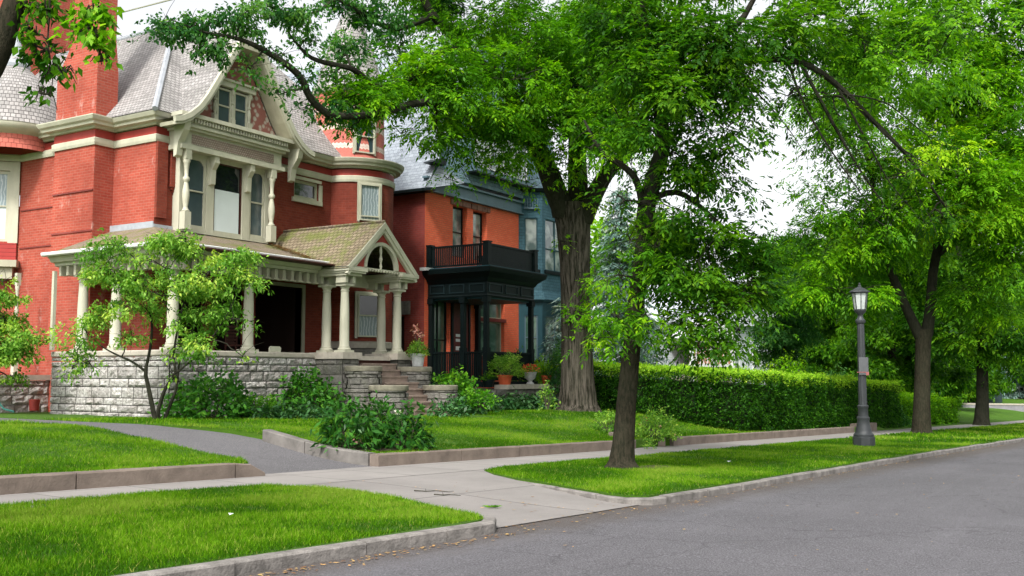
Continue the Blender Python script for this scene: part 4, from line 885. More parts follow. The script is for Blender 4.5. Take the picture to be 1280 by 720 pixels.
# ================================================================== HOUSE 2: orange brick, slate gable, dark green porch
H2 = thing('brick_house', (33.4, 24.9, .2), 'orange brick house with blue slate gable, dark green balcony porch and teal shingled bay', 'house')
b2 = basis(0, 24.9, 0); b2w = basis(33.4, 0, -PI / 2)
mb = MB(); holes = [(35.38, 36.48, 6.6, 8.8), (36.92, 38.0, 6.6, 8.78), (37.4, 39.5, 2.4, 5.02), (33.95, 35.2, 1.35, 4.7)]
wallh(mb, b2, 33.4, 41.2, .1, 9.1, holes, .35); wallh(mb, basis(45, 24.9, PI / 2), 0, 13, .1, 9); mb.box(34, 44.8, 37.8, 38, .1, 9); wallh(mb, b2, 43.8, 45, .1, 9.1)
mb.build('wall', M['brick2'], H2)
mb = MB(); wallh(mb, b2w, -38, -24.9, .1, 9.1, [(-27.1, -25.9, 1.3, 4.0)], .3); mb.build('side_wall', M['brick_dark'], H2)  # shade from the left house is put into this wall's darker brick
mb = MB(); mb.lbox(b2w, -27.1, -25.9, 1.3, 4.0, -.32, -.28); mb.build('side_door', M['dark'], H2)
ar = [(-27.2, 3.6), (-27.2, 4.45), (-25.8, 4.45), (-25.8, 3.6)]; mb = MB(); mb.lbox(b2w, -27.4, -25.6, 4.05, 4.6, 0, .12); mb.build('lintel', M['stone_d'], H2)
for a, c_, z0, z1 in ((35.38, 36.48, 6.6, 8.8), (36.92, 38.0, 6.6, 8.78)):
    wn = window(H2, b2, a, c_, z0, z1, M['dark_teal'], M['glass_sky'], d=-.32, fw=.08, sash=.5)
mb = MB()
for a, c_ in ((35.2, 36.7), (36.75, 38.2)):
    for j in range(7): u = a + (c_ - a) * j / 7; mb.lbox(b2, u + .005, a + (c_ - a) * (j + 1) / 7 - .005, 8.82, 9.04, -.05, .04 + .05 * random.random())
mb.build('stone_lintel', plain('brown_sandstone', (.24, .12, .09), .9, .4, 6, .02, 30), H2)
window(H2, b2, 37.4, 39.5, 2.4, 3.95, M['cream_d'], M['glass_green'], d=-.25, fw=.06, sash=0, mull=1); window(H2, b2, 37.4, 39.5, 4.1, 5.02, M['cream_d'], M['glass_green'], d=-.25, fw=.06, sash=0, mull=1)
mb = MB(); mb.lbox(b2, 37.3, 39.6, 3.95, 4.1, -.2, .05); mb.lbox(b2, 37.3, 39.6, 5.02, 5.25, -.05, .04); mb.lbox(b2, 37.25, 39.65, 2.25, 2.4, -.1, .08); mb.build('stone_transom', M['brick_dark'], H2)
window(H2, b2, 33.95, 35.2, 1.35, 4.7, M['dark_teal'], M['glass_green'], d=-.25, fw=.1, sash=.5, mull=1, name='glazed_door')
mb = MB(); mb.lbox(b2, 35.35, 36.5, 1.3, 4.6, 0.003, .06); mb.build('door', plain('dark_red_door', (.10, .015, .012), .5, .3), H2)
mb = MB(); mb.lbox(b2, 36.5, 36.62, 1.3, 4.6, 0.003, .1); mb.lbox(b2, 35.25, 35.35, 1.3, 4.6, .003, .1); mb.build('door_frame', M['dark_teal'], H2)
for z in (3.18, 2.98, 2.62):
    mb = MB(); mb.lbox(b2, 35.55, 35.85, z, z + (.12 if z > 2.9 else .16), .062, .075); mb.build('house_number_plate', M['white'], H2)
# frieze, eaves, gable in blue slate
mb = MB(); mb.lbox(b2, 33.2, 41.0, 9.1, 9.16, 0, .2); mb.lbox(b2, 33.3, 41.0, 9.16, 9.6, 0, .12); mb.lbox(b2, 33.2, 41.0, 9.6, 9.68, 0, .25); mb.build('frieze', M['teal_trim'], H2)
gp = [(33.0, 9.15), (33.25, 9.42), (33.55, 9.85), (33.95, 10.5), (34.4, 11.5), (34.9, 12.9), (35.6, 14.4), (36.8, 15.9), (38.2, 17.1), (39.2, 17.6)]
GC = 39.2; gr = [(2 * GC - a, z) for a, z in gp[::-1]][1:]; gp2 = gp + gr
mb = MB(); mb.extr([(a + .02, z) for a, z in gp2 if z >= 9.6 or 0] , lambda p, q_, t: (p, t, q_), 24.72, 24.9); fixn(mb.build('slate_gable', M['slate_blue'], H2))
mb = MB()
for (a, z), (c_, q) in zip(gp2, gp2[1:]):
    mb.add([(a, 24.62, z), (c_, 24.62, q), (c_, 38, q), (a, 38, z)], [(0, 1, 2, 3)]); mb.add([(a, 24.62, z - .07), (c_, 24.62, q - .07), (c_, 38, q - .07), (a, 38, z - .07)], [(3, 2, 1, 0)])
mb.build('roof', M['slate'], H2)
mb = MB(); mb.box(32.95, 33.5, 24.7, 38, 9.02, 9.14); mb.box(33.0, 33.3, 24.3, 24.9, 9.02, 9.12); mb.build('eaves', M['dark_teal'], H2)
mb = MB(); mb.extr([(33.2, 10.22), (34.15, 10.22), (34.3, 10.55), (33.75, 10.45)], lambda p, q_, t: (p, t, q_), 24.4, 24.9); fixn(mb.build('kneeler', M['dark_teal'], H2))
mb = MB(); mb.add([(33.0, 24.55, 9.16), (33.9, 24.55, 10.2), (35.4, 24.3, 9.68), (33.1, 24.25, 9.14)], [(0, 3, 2, 1)])
mb.build('roof_skirt', M['slate'], H2)
bd = basis(0, 24.72, 0)
mb = MB(); mb.lbox(bd, 36.2, 40.9, 10.35, 10.5, 0, .45); mb.lbox(bd, 36.2, 40.9, 12.5, 12.65, 0, .45); mb.lbox(bd, 36.25, 40.8, 10.5, 12.5, 0, .28); mb.build('attic_dormer', M['teal_trim'], H2)
bd2 = basis(0, 24.44, 0)
for i in range(4): window(H2, bd2, 36.4 + i * 1.1, 37.35 + i * 1.1, 10.6, 12.4, M['white'], M['glass_sky'], d=.005, fw=.06, sash=.5)
mb = MB(); mb.lbox(bd2, 36.1, 44, 10.28, 10.35, -.3, .25); mb.build('dormer_sill', M['dark_teal'], H2)
# teal bay
BP = [(40.75, 24.9), (41.4, 24.0), (43.9, 24.0), (44.7, 24.9)]
def facet(a, c_): 
    ang = math.atan2(c_[1] - a[1], c_[0] - a[0]); return basis(a[0], a[1], ang), math.hypot(c_[0] - a[0], c_[1] - a[1])
for i, ((a, c_), wlow) in enumerate(zip(zip(BP, BP[1:]), (0, 0, 0))):
    bb, L = facet(a, c_); mb = MB(); lo, hi = .28 if i != 1 else .3, L - .22 if i != 1 else L - .3
    wallh(mb, bb, 0, L, 5.3, 10.2, [(lo, hi, 6.5, 8.95)], .12); mb.build('bay_wall', M['teal'], H2)
    mb = MB(); wallh(mb, bb, 0, L, .3, 5.0, [(lo, hi, 2.3, 4.35)], .12); mb.build('bay_lower_wall', M['teal_flat'], H2)
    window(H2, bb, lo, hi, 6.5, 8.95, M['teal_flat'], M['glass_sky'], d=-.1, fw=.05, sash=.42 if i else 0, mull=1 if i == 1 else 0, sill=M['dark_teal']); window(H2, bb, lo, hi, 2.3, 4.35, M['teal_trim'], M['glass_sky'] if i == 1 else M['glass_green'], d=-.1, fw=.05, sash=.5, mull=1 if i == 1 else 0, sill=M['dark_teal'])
mb = MB(); mb.sweep(BP, [(0, 4.95), (.12, 5.0), (.22, 5.08), (.02, 5.5), (0, 5.5)]); fixn(mb.build('bay_skirt', M['teal'], H2))
mb = MB(); mb.sweep(BP, [(-.1, 10.15), (.25, 10.2), (.3, 10.32), (-.1, 10.36)]); mb.add([(x, y, 10.34) for x, y in BP], [(0, 1, 2, 3)]); fixn(mb.build('bay_cornice', M['dark_teal'], H2))
mb = MB(); bb, L = facet(BP[0], BP[1]); mb.lbox(bb, .25, .95, 9.35, 9.42, 0, .12)
for i in range(6): mb.lbox(bb, .28 + i * .12, .32 + i * .12, 9.42, 9.85, .02, .06)
mb.build('bay_balustrade', M['teal_trim'], H2)
# porch with balcony
X0, X1, Y0, Y1 = 33.63, 37.25, 22.0, 24.9
mb = MB(); mb.box(X0 - .05, X1 + .1, Y0 - .1, Y1 - .02, 1.1, 1.3); mb.build('porch_floor', M['dark_teal'], H2)
mb = MB(); rock(mb, basis(0, Y0, 0), X0, X1, .0, 1.08, seed=31, amp=.05); rock(mb, basis(X0, 0, -PI / 2), -Y1, -Y0, 0, 1.08, seed=32, amp=.05); mb.build('porch_foundation', M['stone_d'], H2)
for x, y in ((X0 + .1, Y0 + .1), (X1 - .1, Y0 + .1), (X0 + .1, Y1 - .12), (X0 + .1, 23.2), (X1 - .1, Y1 - .12)):
    mb = MB(); mb.box(x - .11, x + .11, y - .11, y + .11, 1.3, 2.6); mb.box(x - .09, x + .09, y - .09, y + .09, 2.6, 4.45); mb.box(x - .14, x + .14, y - .14, y + .14, 4.45, 4.66); mb.box(x - .12, x + .12, y - .12, y + .12, 2.5, 2.66); mb.build('porch_post', M['dark_teal'], H2)
def rail(xa, ya, xb, yb, z0, z1, step, r_, mat, name):
    mb = MB(); L = math.hypot(xb - xa, yb - ya); bb = basis(xa, ya, math.atan2(yb - ya, xb - xa)); mb.lbox(bb, 0, L, z1 - .07, z1, -.06, .06); mb.lbox(bb, 0, L, z0 + .06, z0 + .13, -.04, .04); u = step
    while u < L: mb.lbox(bb, u - r_, u + r_, z0 + .13, z1 - .07, -r_, r_); u += step
    mb.build(name, M[mat], H2)
rail(X0 + .1, Y1 - .1, X0 + .1, Y0 + .1, 1.3, 2.5, .085, .022, 'dark_teal', 'porch_railing'); rail(X0 + .1, Y0 + .1, X1 - .1, Y0 + .1, 1.3, 2.5, .085, .022, 'dark_teal', 'porch_railing')
mb = MB(); per = [(X0, Y1 - .01), (X0, Y0), (X1, Y0), (X1, Y1 - .01)]
mb.sweep(per, [(-.3, 4.66), (.0, 4.66), (.02, 4.72), (.0, 4.76), (0, 5.25), (.05, 5.3), (.12, 5.42), (.32, 5.58), (.38, 5.62), (.42, 5.78), (.42, 5.82), (-.3, 5.84)]); fixn(mb.build('porch_entablature', M['dark_teal'], H2))
mb = MB()
for bb, L in ((basis(X0, Y1, -PI / 2), Y1 - Y0), (basis(X0, Y0, 0), X1 - X0)):
    for i in range(3):
        a = L * i / 3 + .12; c_ = L * (i + 1) / 3 - .12; mb.lbox(bb, a, c_, 4.84, 4.88, 0, .03); mb.lbox(bb, a, c_, 5.16, 5.2, 0, .03); mb.lbox(bb, a, a + .04, 4.88, 5.16, 0, .03); mb.lbox(bb, c_ - .04, c_, 4.88, 5.16, 0, .03)
mb.build('entablature_panel', M['green_trim'], H2)
mb = MB(); mb.box(X0 - .35, X1 + .35, Y0 - .35, Y1 - .02, 5.822, 5.86); mb.box(X0 + .1, X1 - .1, Y0 + .1, Y1 - .02, 4.6, 4.7); mb.build('balcony_floor', M['teal_flat'], H2)
rail(X0, Y1 - .05, X0, Y0, 5.86, 6.78, .095, .024, 'dark_teal', 'balcony_railing'); rail(X0, Y0, X1, Y0, 5.86, 6.78, .066, .03, 'dark_teal', 'balcony_railing'); rail(X1, Y0, X1, Y1, 5.86, 6.78, .12, .022, 'dark_teal', 'balcony_railing')
for x, y in ((X0, Y0), (X1, Y0), (X0, Y1 - .1)):
    mb = MB(); mb.box(x - .12, x + .12, y - .12, y + .12, 5.86, 6.84); mb.box(x - .16, x + .16, y - .16, y + .16, 5.86, 6.0); mb.box(x - .15, x + .15, y - .15, y + .15, 6.8, 6.86); mb.build('balcony_post', M['dark_teal'], H2)
mb = MB(); mb.box(33.05, 33.62, 24.55, 24.88, 5.78, 5.9); mb.build('ledge', M['white'], H2)
# low stone wall in front
lw = thing('stone_wall', (36.5, 21.5, .2), 'low grey stone wall carrying potted plants in front of the dark porch', 'wall')
mb = MB(); rock(mb, basis(0, 21.35, 0), 33.3, 40.5, .0, 1.02, seed=41, amp=.05); mb.box(33.3, 40.5, 21.38, 21.8, 0, 1.02); mb.build('wall_body', M['stone_d'], lw)
mb = MB(); mb.box(34.0, 36.2, 21.25, 21.9, 1.02, 1.2); mb.box(36.22, 38.5, 21.26, 21.9, 1.02, 1.195); mb.box(38.52, 40.6, 21.25, 21.9, 1.02, 1.2); mb.build('coping', M['stone_cap'], lw)
ss = thing('stone_steps', (38.8, 20.6, .2), 'pale stone side steps half hidden beside the big elm trunk', 'steps')
for i in range(3): mb = MB(); mb.box(38.3, 39.3, 20.4 + i * .3, 20.75 + i * .3, .1, .42 + i * .22); mb.build('step', M['edging'], ss)

# ================================================================== LAMP POST
lx, ly = at(1080, 556.5, 30.9)[:2]; lz = gz(lx, ly) - .02
lp = thing('street_lamp', (lx, ly, lz), 'dark grey fluted street lamp with glass lantern standing on the grass verge before the hedge', 'street lamp')
LH = 4.92
mb = MB(); mb.lathe(lx, ly, [(.33, lz), (.33, lz + .28), (.31, lz + .3)], 8); mb.lathe(lx, ly, [(.30, lz + .3), (.3, lz + .36), (.24, lz + .42), (.23, lz + .5), (.20, lz + .62), (.175, lz + .78), (.19, lz + .82), (.19, lz + .87), (.15, lz + .9), (.145, lz + 1.15), (.165, lz + 1.18), (.165, lz + 1.22), (.13, lz + 1.25)], 20); mb.build('base', M['metal_grey'], lp, smooth=True)
mb = MB(); n = 24; prof = [(.128, 1.2), (.122, 2.0), (.112, 3.0), (.105, 3.72)]; vs = []
for r_, z in prof:
    for i in range(n): a = 2 * PI * i / n; q = r_ * (1 - .07 * (i % 2)); vs.append((lx + q * math.cos(a), ly + q * math.sin(a), lz + z))
mb.add(vs, [(k * n + i, k * n + (i + 1) % n, (k + 1) * n + (i + 1) % n, (k + 1) * n + i) for k in range(3) for i in range(n)]); mb.build('shaft', M['metal_grey'], lp)
mb = MB(); mb.lathe(lx, ly, [(.105, lz + 3.7), (.14, lz + 3.73), (.15, lz + 3.8), (.1, lz + 3.86), (.075, lz + 3.92), (.085, lz + 3.98), (.16, lz + 4.06), (.17, lz + 4.1), (.0, lz + 4.1)], 20); mb.build('capital', M['metal_grey'], lp, smooth=True)
zb, zt = lz + 4.1, lz + 4.66; rb, rt = .165, .24
lan = MB(); lan.lathe(lx, ly, [(.17, zb), (.17, zb + .04), (rb - .02, zb + .04)], 8)
for i in range(8): a = 2 * PI * i / 8 + PI / 8; lan.tube([(lx + rb * math.cos(a), ly + rb * math.sin(a), zb), (lx + rt * math.cos(a), ly + rt * math.sin(a), zt)], .014, 4)
lan.lathe(lx, ly, [(rt, zt - .03), (rt + .02, zt - .03), (rt + .02, zt), (rt, zt)], 8, PI / 8, 2 * PI + PI / 8); L_ = lan.build('lantern_frame', M['metal_grey'], lp)
mb = MB(); mb.lathe(lx, ly, [(rb - .01, zb + .03), (rt - .01, zt - .01)], 8, PI / 8, 2 * PI + PI / 8); mb.build('lantern_glass', plain('frosted_glass', (.50, .54, .52), .25, .2, 4), L_)
mb = MB(); mb.lathe(lx, ly, [(rt + .07, zt), (rt + .06, zt + .03), (.12, zt + .13), (.05, zt + .17), (.05, zt + .2), (.025, zt + .23), (.035, zt + .26), (0, zt + .3)], 8, PI / 8, 2 * PI + PI / 8); mb.build('lantern_roof', M['metal_grey'], lp)
mb = MB(); d_ = Vector((EYE.x - lx, EYE.y - ly)).normalized(); ang = math.atan2(d_.y, d_.x) + PI / 2; bl = basis(lx + d_.x * .14, ly + d_.y * .14, ang)
mb.lbox(bl, -.08, .19, 2.15 + lz, 2.68 + lz, -.01, .01); mb.build('parking_sign', plain('grey_sign_back', (.10, .105, .11), .5), lp)
mb = MB(); mb.lbox(bl, -.14, .2, 2.22 + lz, 2.24 + lz, -.28, .02); mb.lbox(bl, .12, .2, 2.14 + lz, 2.24 + lz, .012, .025); mb.build('sign_band', plain('red_band', (.30, .10, .10), .5), lp)

# ================================================================== FAR PARTS
bo = at(832, 470, 68); bx, by = bo.x, bo.y; az_ = R(-18)
bh = thing('background_house', (bx, by, -1), 'pale far house with a white glazed porch showing above the clipped hedge', 'house'); bB2 = basis(bx - 1.5, by, az_)
M['mauve'] = plain('mauve_board', (.28, .21, .22), .8, .15)
M['paleside'] = brickmat('pale_clapboard', (.50, .54, .57), (.54, .58, .6), (.3, .33, .35), 30, .16, .01, .15)
mb = MB(); mb.lbox(bB2, 0, 16, -1.2, 5.0, -9, 0); mb.build('wall', M['paleside'], bh)
mb = MB(); mb.extr([(-.5, 5.0), (8, 8.4), (16.5, 5.0)], lambda p, q_, t: bB2(p, t, q_), -9.4, .5); fixn(mb.build('roof', M['paleside'], bh))
mb = MB(); mb.lbox(bB2, 1.2, 5.6, -1.2, 2.1, .01, 1.8); mb.build('porch_wall', M['mauve'], bh)
mb = MB(); [mb.lbox(bB2, u, u + .22, -1.2, 3.9, 1.8, 2.0) for u in (1.2, 3.3, 5.4)]; mb.lbox(bB2, 1.1, 5.7, 2.1, 2.28, 1.8, 1.95); mb.lbox(bB2, 1.0, 5.8, 3.7, 3.95, 0, 2.1)
for a in (1.42, 3.52):
    for i in range(1, 5): mb.lbox(bB2, a + i * .38, a + i * .38 + .05, 2.28, 3.7, 1.8, 1.86)
    for z in (2.75, 3.2): mb.lbox(bB2, a, a + 1.88, z, z + .05, 1.8, 1.85)
mb.build('porch_frame', M['white'], bh)
mb = MB(); mb.lbox(bB2, 1.3, 5.4, 2.28, 3.7, 1.7, 1.78); mb.build('porch_glazing', plain('warm_interior', (.42, .20, .13), .7, .3), bh)
mb = MB(); mb.extr([(.8, 3.95), (3.4, 5.4), (6, 3.95)], lambda p, q_, t: bB2(p, t, q_), 0.02, 2.2); fixn(mb.build('porch_roof', M['white'], bh))
for u in (7.5, 10.2, 13): window(bh, bB2, u, u + 1.2, 1.2, 3.2, M['white'], M['glass_sky'], d=.01, fw=.1, sash=.5)
# far crossing: low wall, grass bank, iron fence
fw_ = thing('retaining_wall', P3(101, 19, B(100)), 'long low grey wall across the far end of the street behind the last verge', 'wall')
def wp(s, n, z): return P3(s, n, z)
mb = MB(); zz = B(104)
path = [(*XY(118, 40), zz), (*XY(106, 24), zz), (*XY(108, 10), zz), (*XY(118, -30), zz)]
mb.sweep(path, [(0, -.4), (0, 1.0), (.5, 1.0), (.5, -.4)][::-1]); fixn(mb.build('wall_face', plain('grey_wall', (.24, .23, .25), .9, .2), fw_)); 
mb = MB(); mb.sweep(path, [(-.06, 1.0), (-.06, 1.14), (.55, 1.14), (.55, 1.0)][::-1]); fixn(mb.build('wall_coping', M['stone_cap'], fw_))
mb = MB(); vs = [P3(s, n, z) for s, n, z in ((106.5, 24, zz + 1.0), (108.4, 10, zz + 1.0), (118.4, -30, zz + 1.0), (175, -30, zz + 2.4), (175, 80, zz + 2.4), (118.4, 40, zz + 1))]; mb.add(vs, [(0, 1, 2, 3, 4, 5)]); tag(fixn(mb.build('lawn_bank', M['lawn'])), kind='structure')
mb = MB(); vs = [P3(s, n, B(s) + .19) for s, n in ((90, 13.9), (104, 13.9), (106, 9), (104, 3), (101, 3), (99, 8), (90, 11))]; mb.add(vs, [tuple(range(7))]); tag(fixn(mb.build('cross_path', M['concrete'])), kind='structure')
fe = thing('iron_fence', P3(124, 10, zz), 'black iron railing on the grass bank above the far low wall', 'fence')
mb = MB(); fp = [P3(122, 34, zz + 1.0), P3(124, 6, zz + 1.0), P3(132, -30, zz + 1)]
for a, c_ in zip(fp, fp[1:]):
    a = Vector(a); c_ = Vector(c_); L = (c_ - a).length; k = int(L / .45)
    for i in range(k + 1): p = a.lerp(c_, i / k); mb.tube([p, p + Vector((0, 0, 1.7))], .03, 4)
    for z in (.15, 1.5): mb.tube([a + Vector((0, 0, z)), c_ + Vector((0, 0, z))], .035, 4)
mb.build('railing', M['metal_grey'], fe)
for i, (u, lb) in enumerate(((1237, 'left of the pair of dark gate posts above the far low wall'), (1248.5, 'right of the pair of dark gate posts above the far low wall'))):
    p = at(u, 503, 104); gp_ = thing('gate_post', (p.x, p.y, zz + 1.0), lb, 'gate post', 'far gate posts'); mb = MB(); mb.box(p.x - .3, p.x + .3, p.y - .3, p.y + .3, zz + .9, zz + 2.5); mb.build('shaft', plain('dark_blue_iron', (.03, .05, .055), .6), gp_)
    mb = MB(); mb.box(p.x - .38, p.x + .38, p.y - .38, p.y + .38, zz + 2.5, zz + 2.62); mb.lathe(p.x, p.y, [(.1, zz + 2.62), (.22, zz + 2.8), (.1, zz + 3.0), (0, zz + 3.02)], 10); mb.build('post_cap', M['metal_grey'], gp_)
# utility wire behind the roofs
mb = MB(); a = at(150, 16, 70); c_ = at(208, 1, 62); d_ = (c_ - a); mb.tube([a - d_ * 2, a + d_ * 6], .05, 5); tag(mb.build('utility_wire', M['cream_d'], org=a), 'thin pale wire crossing the sky behind the grey roof', 'wire')
# ================================================================== FOLIAGE
def unit(a): return a / np.maximum(np.linalg.norm(a, axis=-1, keepdims=True), 1e-9)
def sprays(g, C, A, mode, nl, L, W, droop=.25, tint=None):
    """C centres, A axes (N,3). returns quads (N*nl*4,3) and tints"""
    N = len(C); A = unit(A); upv = np.array([0, 0, 1.]) + g.normal(0, .25, (N, 3)); S = unit(np.cross(A, upv)); U = unit(np.cross(S, A)); out = []; tt = []
    if tint is None: tint = np.full(N, .5)
    sl = L * nl * .28
    for i in range(nl):
        if mode == 'pin':
            if i == nl - 1: t = 1.; d = A.copy()
            else: t = .2 + .75 * ((i // 2) / max(1, (nl - 1) / 2)); sg = 1 if i % 2 else -1; d = A * .55 + S * (sg * .85)
            p = C + A * (t * sl); p[:, 2] -= droop * sl * t * t
            d = unit(d + g.normal(0, .16, (N, 3)) - np.array([0, 0, droop * .7])); nr = unit(U + g.normal(0, .28, (N, 3)))
        else:
            d = unit(A * .7 + g.normal(0, .75, (N, 3))); p = C + g.normal(0, L * .45, (N, 3)); d[:, 2] -= droop * .6; d = unit(d); nr = unit(np.array([0, 0, 1.]) + g.normal(0, .55, (N, 3)) + .3 * A)
        wv = unit(np.cross(nr, d)); l = (L * g.uniform(.55, 1.3, N))[:, None]; w_ = l * (W / L) * .5; nn = np.cross(d, wv)
        q0 = p; q1 = p + d * l * .45 + wv * w_ - nn * (l * .05); q2 = p + d * l - np.array([0, 0, 1.]) * l * .18; q3 = p + d * l * .45 - wv * w_ - nn * (l * .05)
        out.append(np.stack([q0, q1, q2, q3], 1)); tt.append(np.clip(tint + g.normal(0, .2, N), 0, 1.25))
    return np.concatenate(out, 0).reshape(-1, 3), np.concatenate(tt)
def clumps(g, c, rx, ry, rz, cover, L, W, nl, clump, shell=.45):
    """leaf-spray centres gathered in clumps inside an ellipsoid"""
    n = int(cover * PI * max(rx, ry) * rz / (nl * L * W * .5)); K = max(5, int(1.5 * (max(rx, ry) * rz) / clump ** 2))
    d = unit(g.normal(0, 1, (K, 3))); r = g.random(K) ** shell; cc = c + d * r[:, None] * np.array([rx, ry, rz]) * .88
    cr = clump * g.uniform(.6, 1.35, K); wgt = cr ** 2; idx = g.choice(K, max(n, K), p=wgt / wgt.sum())
    dd = unit(g.normal(0, 1, (len(idx), 3))) * (g.random(len(idx))[:, None] ** .45) * cr[idx][:, None] * np.array([1.15, 1.15, .5]) + g.normal(0, .12, (len(idx), 3)) * cr[idx][:, None]
    P = cc[idx] + dd; P[:, 2] -= .28 * (dd[:, 0] ** 2 + dd[:, 1] ** 2) / cr[idx]
    out = P - c; A = unit(out / np.array([rx, ry, rz])) * .6 + unit(dd) * .8 + np.array([0, 0, -.25]) + g.normal(0, .25, P.shape)
    ct = g.normal(.45, .22, K)[idx]
    return P, A, ct, cc, cr
def bez(a, b, sag, k=5):
    a, b = Vector(a), Vector(b); m = (a + b) / 2 + Vector((0, 0, sag)); return [(a * (1 - t) ** 2 + m * (2 * t * (1 - t)) + b * t * t) for t in frange(0, 1, k)]
COV = 2.0
class Tree:
    def __init__(s, name, label, cat, base, seed, group=None, bark='bark'):
        s.root = thing(name, base, label, cat, group); s.mb = MB(); s.nodes = []; s.g = np.random.default_rng(seed); s.r = random.Random(seed); s.V = []; s.T = []; s.bark = bark; s.seed = seed; s.parts = {}; s.mbt = None; s.lbark = 'bark_dark'
    def limb(s, pts, rad, n=9, wob=.0, sub=3):
        P = [Vector(p) for p in pts]; Q = []; Rr = []
        for i in range(len(P) - 1):
            p0, p1, p2, p3 = P[max(i - 1, 0)], P[i], P[i + 1], P[min(i + 2, len(P) - 1)]
            for k in range(sub):
                t = k / sub; q = .5 * ((2 * p1) + (p2 - p0) * t + (2 * p0 - 5 * p1 + 4 * p2 - p3) * t * t + (3 * p1 - p0 - 3 * p2 + p3) * t ** 3)
                rr = rad[i] + (rad[i + 1] - rad[i]) * t; q = q + Vector((s.r.gauss(0, 1), s.r.gauss(0, 1), s.r.gauss(0, .3))) * wob * rr; Q.append(q); Rr.append(rr)
        Q.append(P[-1]); Rr.append(rad[-1]); s.mb.tube(Q, Rr, n); s.nodes += list(zip(Q, Rr)); return s
    def near(s, p, lim=None):
        best = None; bd = 1e9
        for q, r_ in s.nodes:
            d = (q - p).length + max(0, q.z - p.z) * .35
            if d < bd: bd = d; best = (q, r_)
        return best
    def blob(s, u, v, D, rpx, rpy, cover=2.0, L=.13, W=.05, nl=7, mode='pin', clump=None, mat=None, droop=.3, twig=True, shell=.45, deep=1.0, world=None, rad=None):
        c = Vector(world) if world is not None else at(u, v, D)
        if rad: rx, ry, rz = rad
        else: rx = rpx / F_PX * D; rz = rpy / F_PX * D; ry = rx * deep
        cover = cover * COV; clump = clump or max(.45, min(rx, rz) * .42)
        P, A, ct, cc, cr = clumps(s.g, np.array(c), rx, ry, rz, cover, L, W, nl, clump, shell)
        V, T = sprays(s.g, P, A, mode, nl, L, W, droop, ct); s.parts.setdefault(mat, []).append((V, T))
        if twig:
            q, r_ = s.near(c); d = (c - q).length; r0 = min(r_ * .75, .022 * d + .02)
            pts = bez(q, c, .12 * d, 5); pts = [pts[0]] + [p + Vector((s.r.gauss(0, .04 * d), s.r.gauss(0, .04 * d), s.r.gauss(0, .03 * d))) for p in pts[1:]]; rr = [r0 + (.012 - r0) * k / 5 for k in range(6)]; s.mb.tube(pts, rr, 5); mine = list(zip(pts, rr)); s.nodes += mine[2:]
            for k, e in enumerate(cc):
                e = Vector(e); b_, rb = min(mine, key=lambda t_: (t_[0] - e).length); dd = (e - b_).length; tw = bez(b_, e, .1 * dd, 3); s.mb.tube(tw, [min(rb * .7, .03), .014, .009, .004], 4)
                for _ in range(2):
                    a0 = tw[2]; f = e + Vector(s.g.normal(0, cr[k] * .6, 3)); s.mb.tube([a0, (a0 + f) / 2 + Vector((0, 0, .05)), f], [.009, .006, .003], 3)
        return s
    def done(s, leaf):
        (s.mbt or s.mb).build('trunk', M[s.bark], s.root, smooth=True)
        if s.mbt: s.mb.build('limbs', M[s.lbark], s.root, smooth=True)
        for m, l in s.parts.items():
            V = np.concatenate([a for a, b in l]); T = np.concatenate([b for a, b in l]); np_mesh('crown', V, 4, T, M[m or leaf], s.root)
        return s.root
def A3(*a): return [at(*p) for p in a]

# ---- the big elm
eb = at(722, 515, 36.5); eb.z = gz(eb.x, eb.y)
T = Tree('elm_tree', 'huge old elm with thick furrowed grey trunk forking in front of the teal bay', 'tree', eb, 11, bark='bark_elm')
tr = [(722, 519, 36.5), (722, 505, 36.5), (722, 480, 36.5), (721, 430, 36.5), (720, 380, 36.5), (719, 330, 36.5), (717, 285, 36.5), (714, 255, 36.5)]
# trunk with flutes and a flared foot
def fluted(T, pts, rads, n=36, amp=.035, flare=None):
    vs = []; fs = []; m = len(pts)
    for k, (p, r_) in enumerate(zip(pts, rads)):
        for i in range(n):
            a = 2 * PI * i / n; q = r_ * (1 + amp * noise.noise(Vector((math.cos(a) * 3, math.sin(a) * 3, p.z * .25 + 5))) * 2 + amp * .7 * noise.noise(Vector((math.cos(a) * 9, math.sin(a) * 9, p.z * .6))))
            q *= 1 + (.22 * max(0, math.cos(a * 5 + 1)) ** 2 if k < 3 else 0) * (1 - k / 3); vs.append(p + Vector((q * math.cos(a), q * math.sin(a), 0)))
    for k in range(m - 1):
        for i in range(n): fs.append((k * n + i, k * n + (i + 1) % n, (k + 1) * n + (i + 1) % n, (k + 1) * n + i))
    T.mbt = T.mbt or MB(); T.mbt.add(vs, fs)
def dense(pts, rads, k=4):
    P = []; Q = []
    for i in range(len(pts) - 1):
        for j in range(k): t = j / k; P.append(pts[i].lerp(pts[i + 1], t)); Q.append(rads[i] + (rads[i + 1] - rads[i]) * t)
    return P + [pts[-1]], Q + [rads[-1]]
P_, Q_ = dense(A3(*tr), [.92, .72, .61, .55, .53, .53, .60, .66]); fluted(T, P_, Q_); T.nodes += list(zip(P_[-3:], Q_[-3:]))
T.limb(A3((705, 268, 36.4), (690, 225, 36), (668, 175, 35.5), (640, 125, 35), (605, 85, 34.5), (570, 50, 34), (535, 10, 33.5), (510, -50, 33)), [.42, .38, .31, .25, .2, .16, .13, .1], 12, .04)
T.limb(A3((722, 265, 36.5), (722, 205, 36.6), (722, 140, 36.8), (735, 80, 37), (745, 10, 37), (750, -80, 37), (745, -200, 37)), [.42, .34, .29, .25, .2, .15, .1], 12, .04)
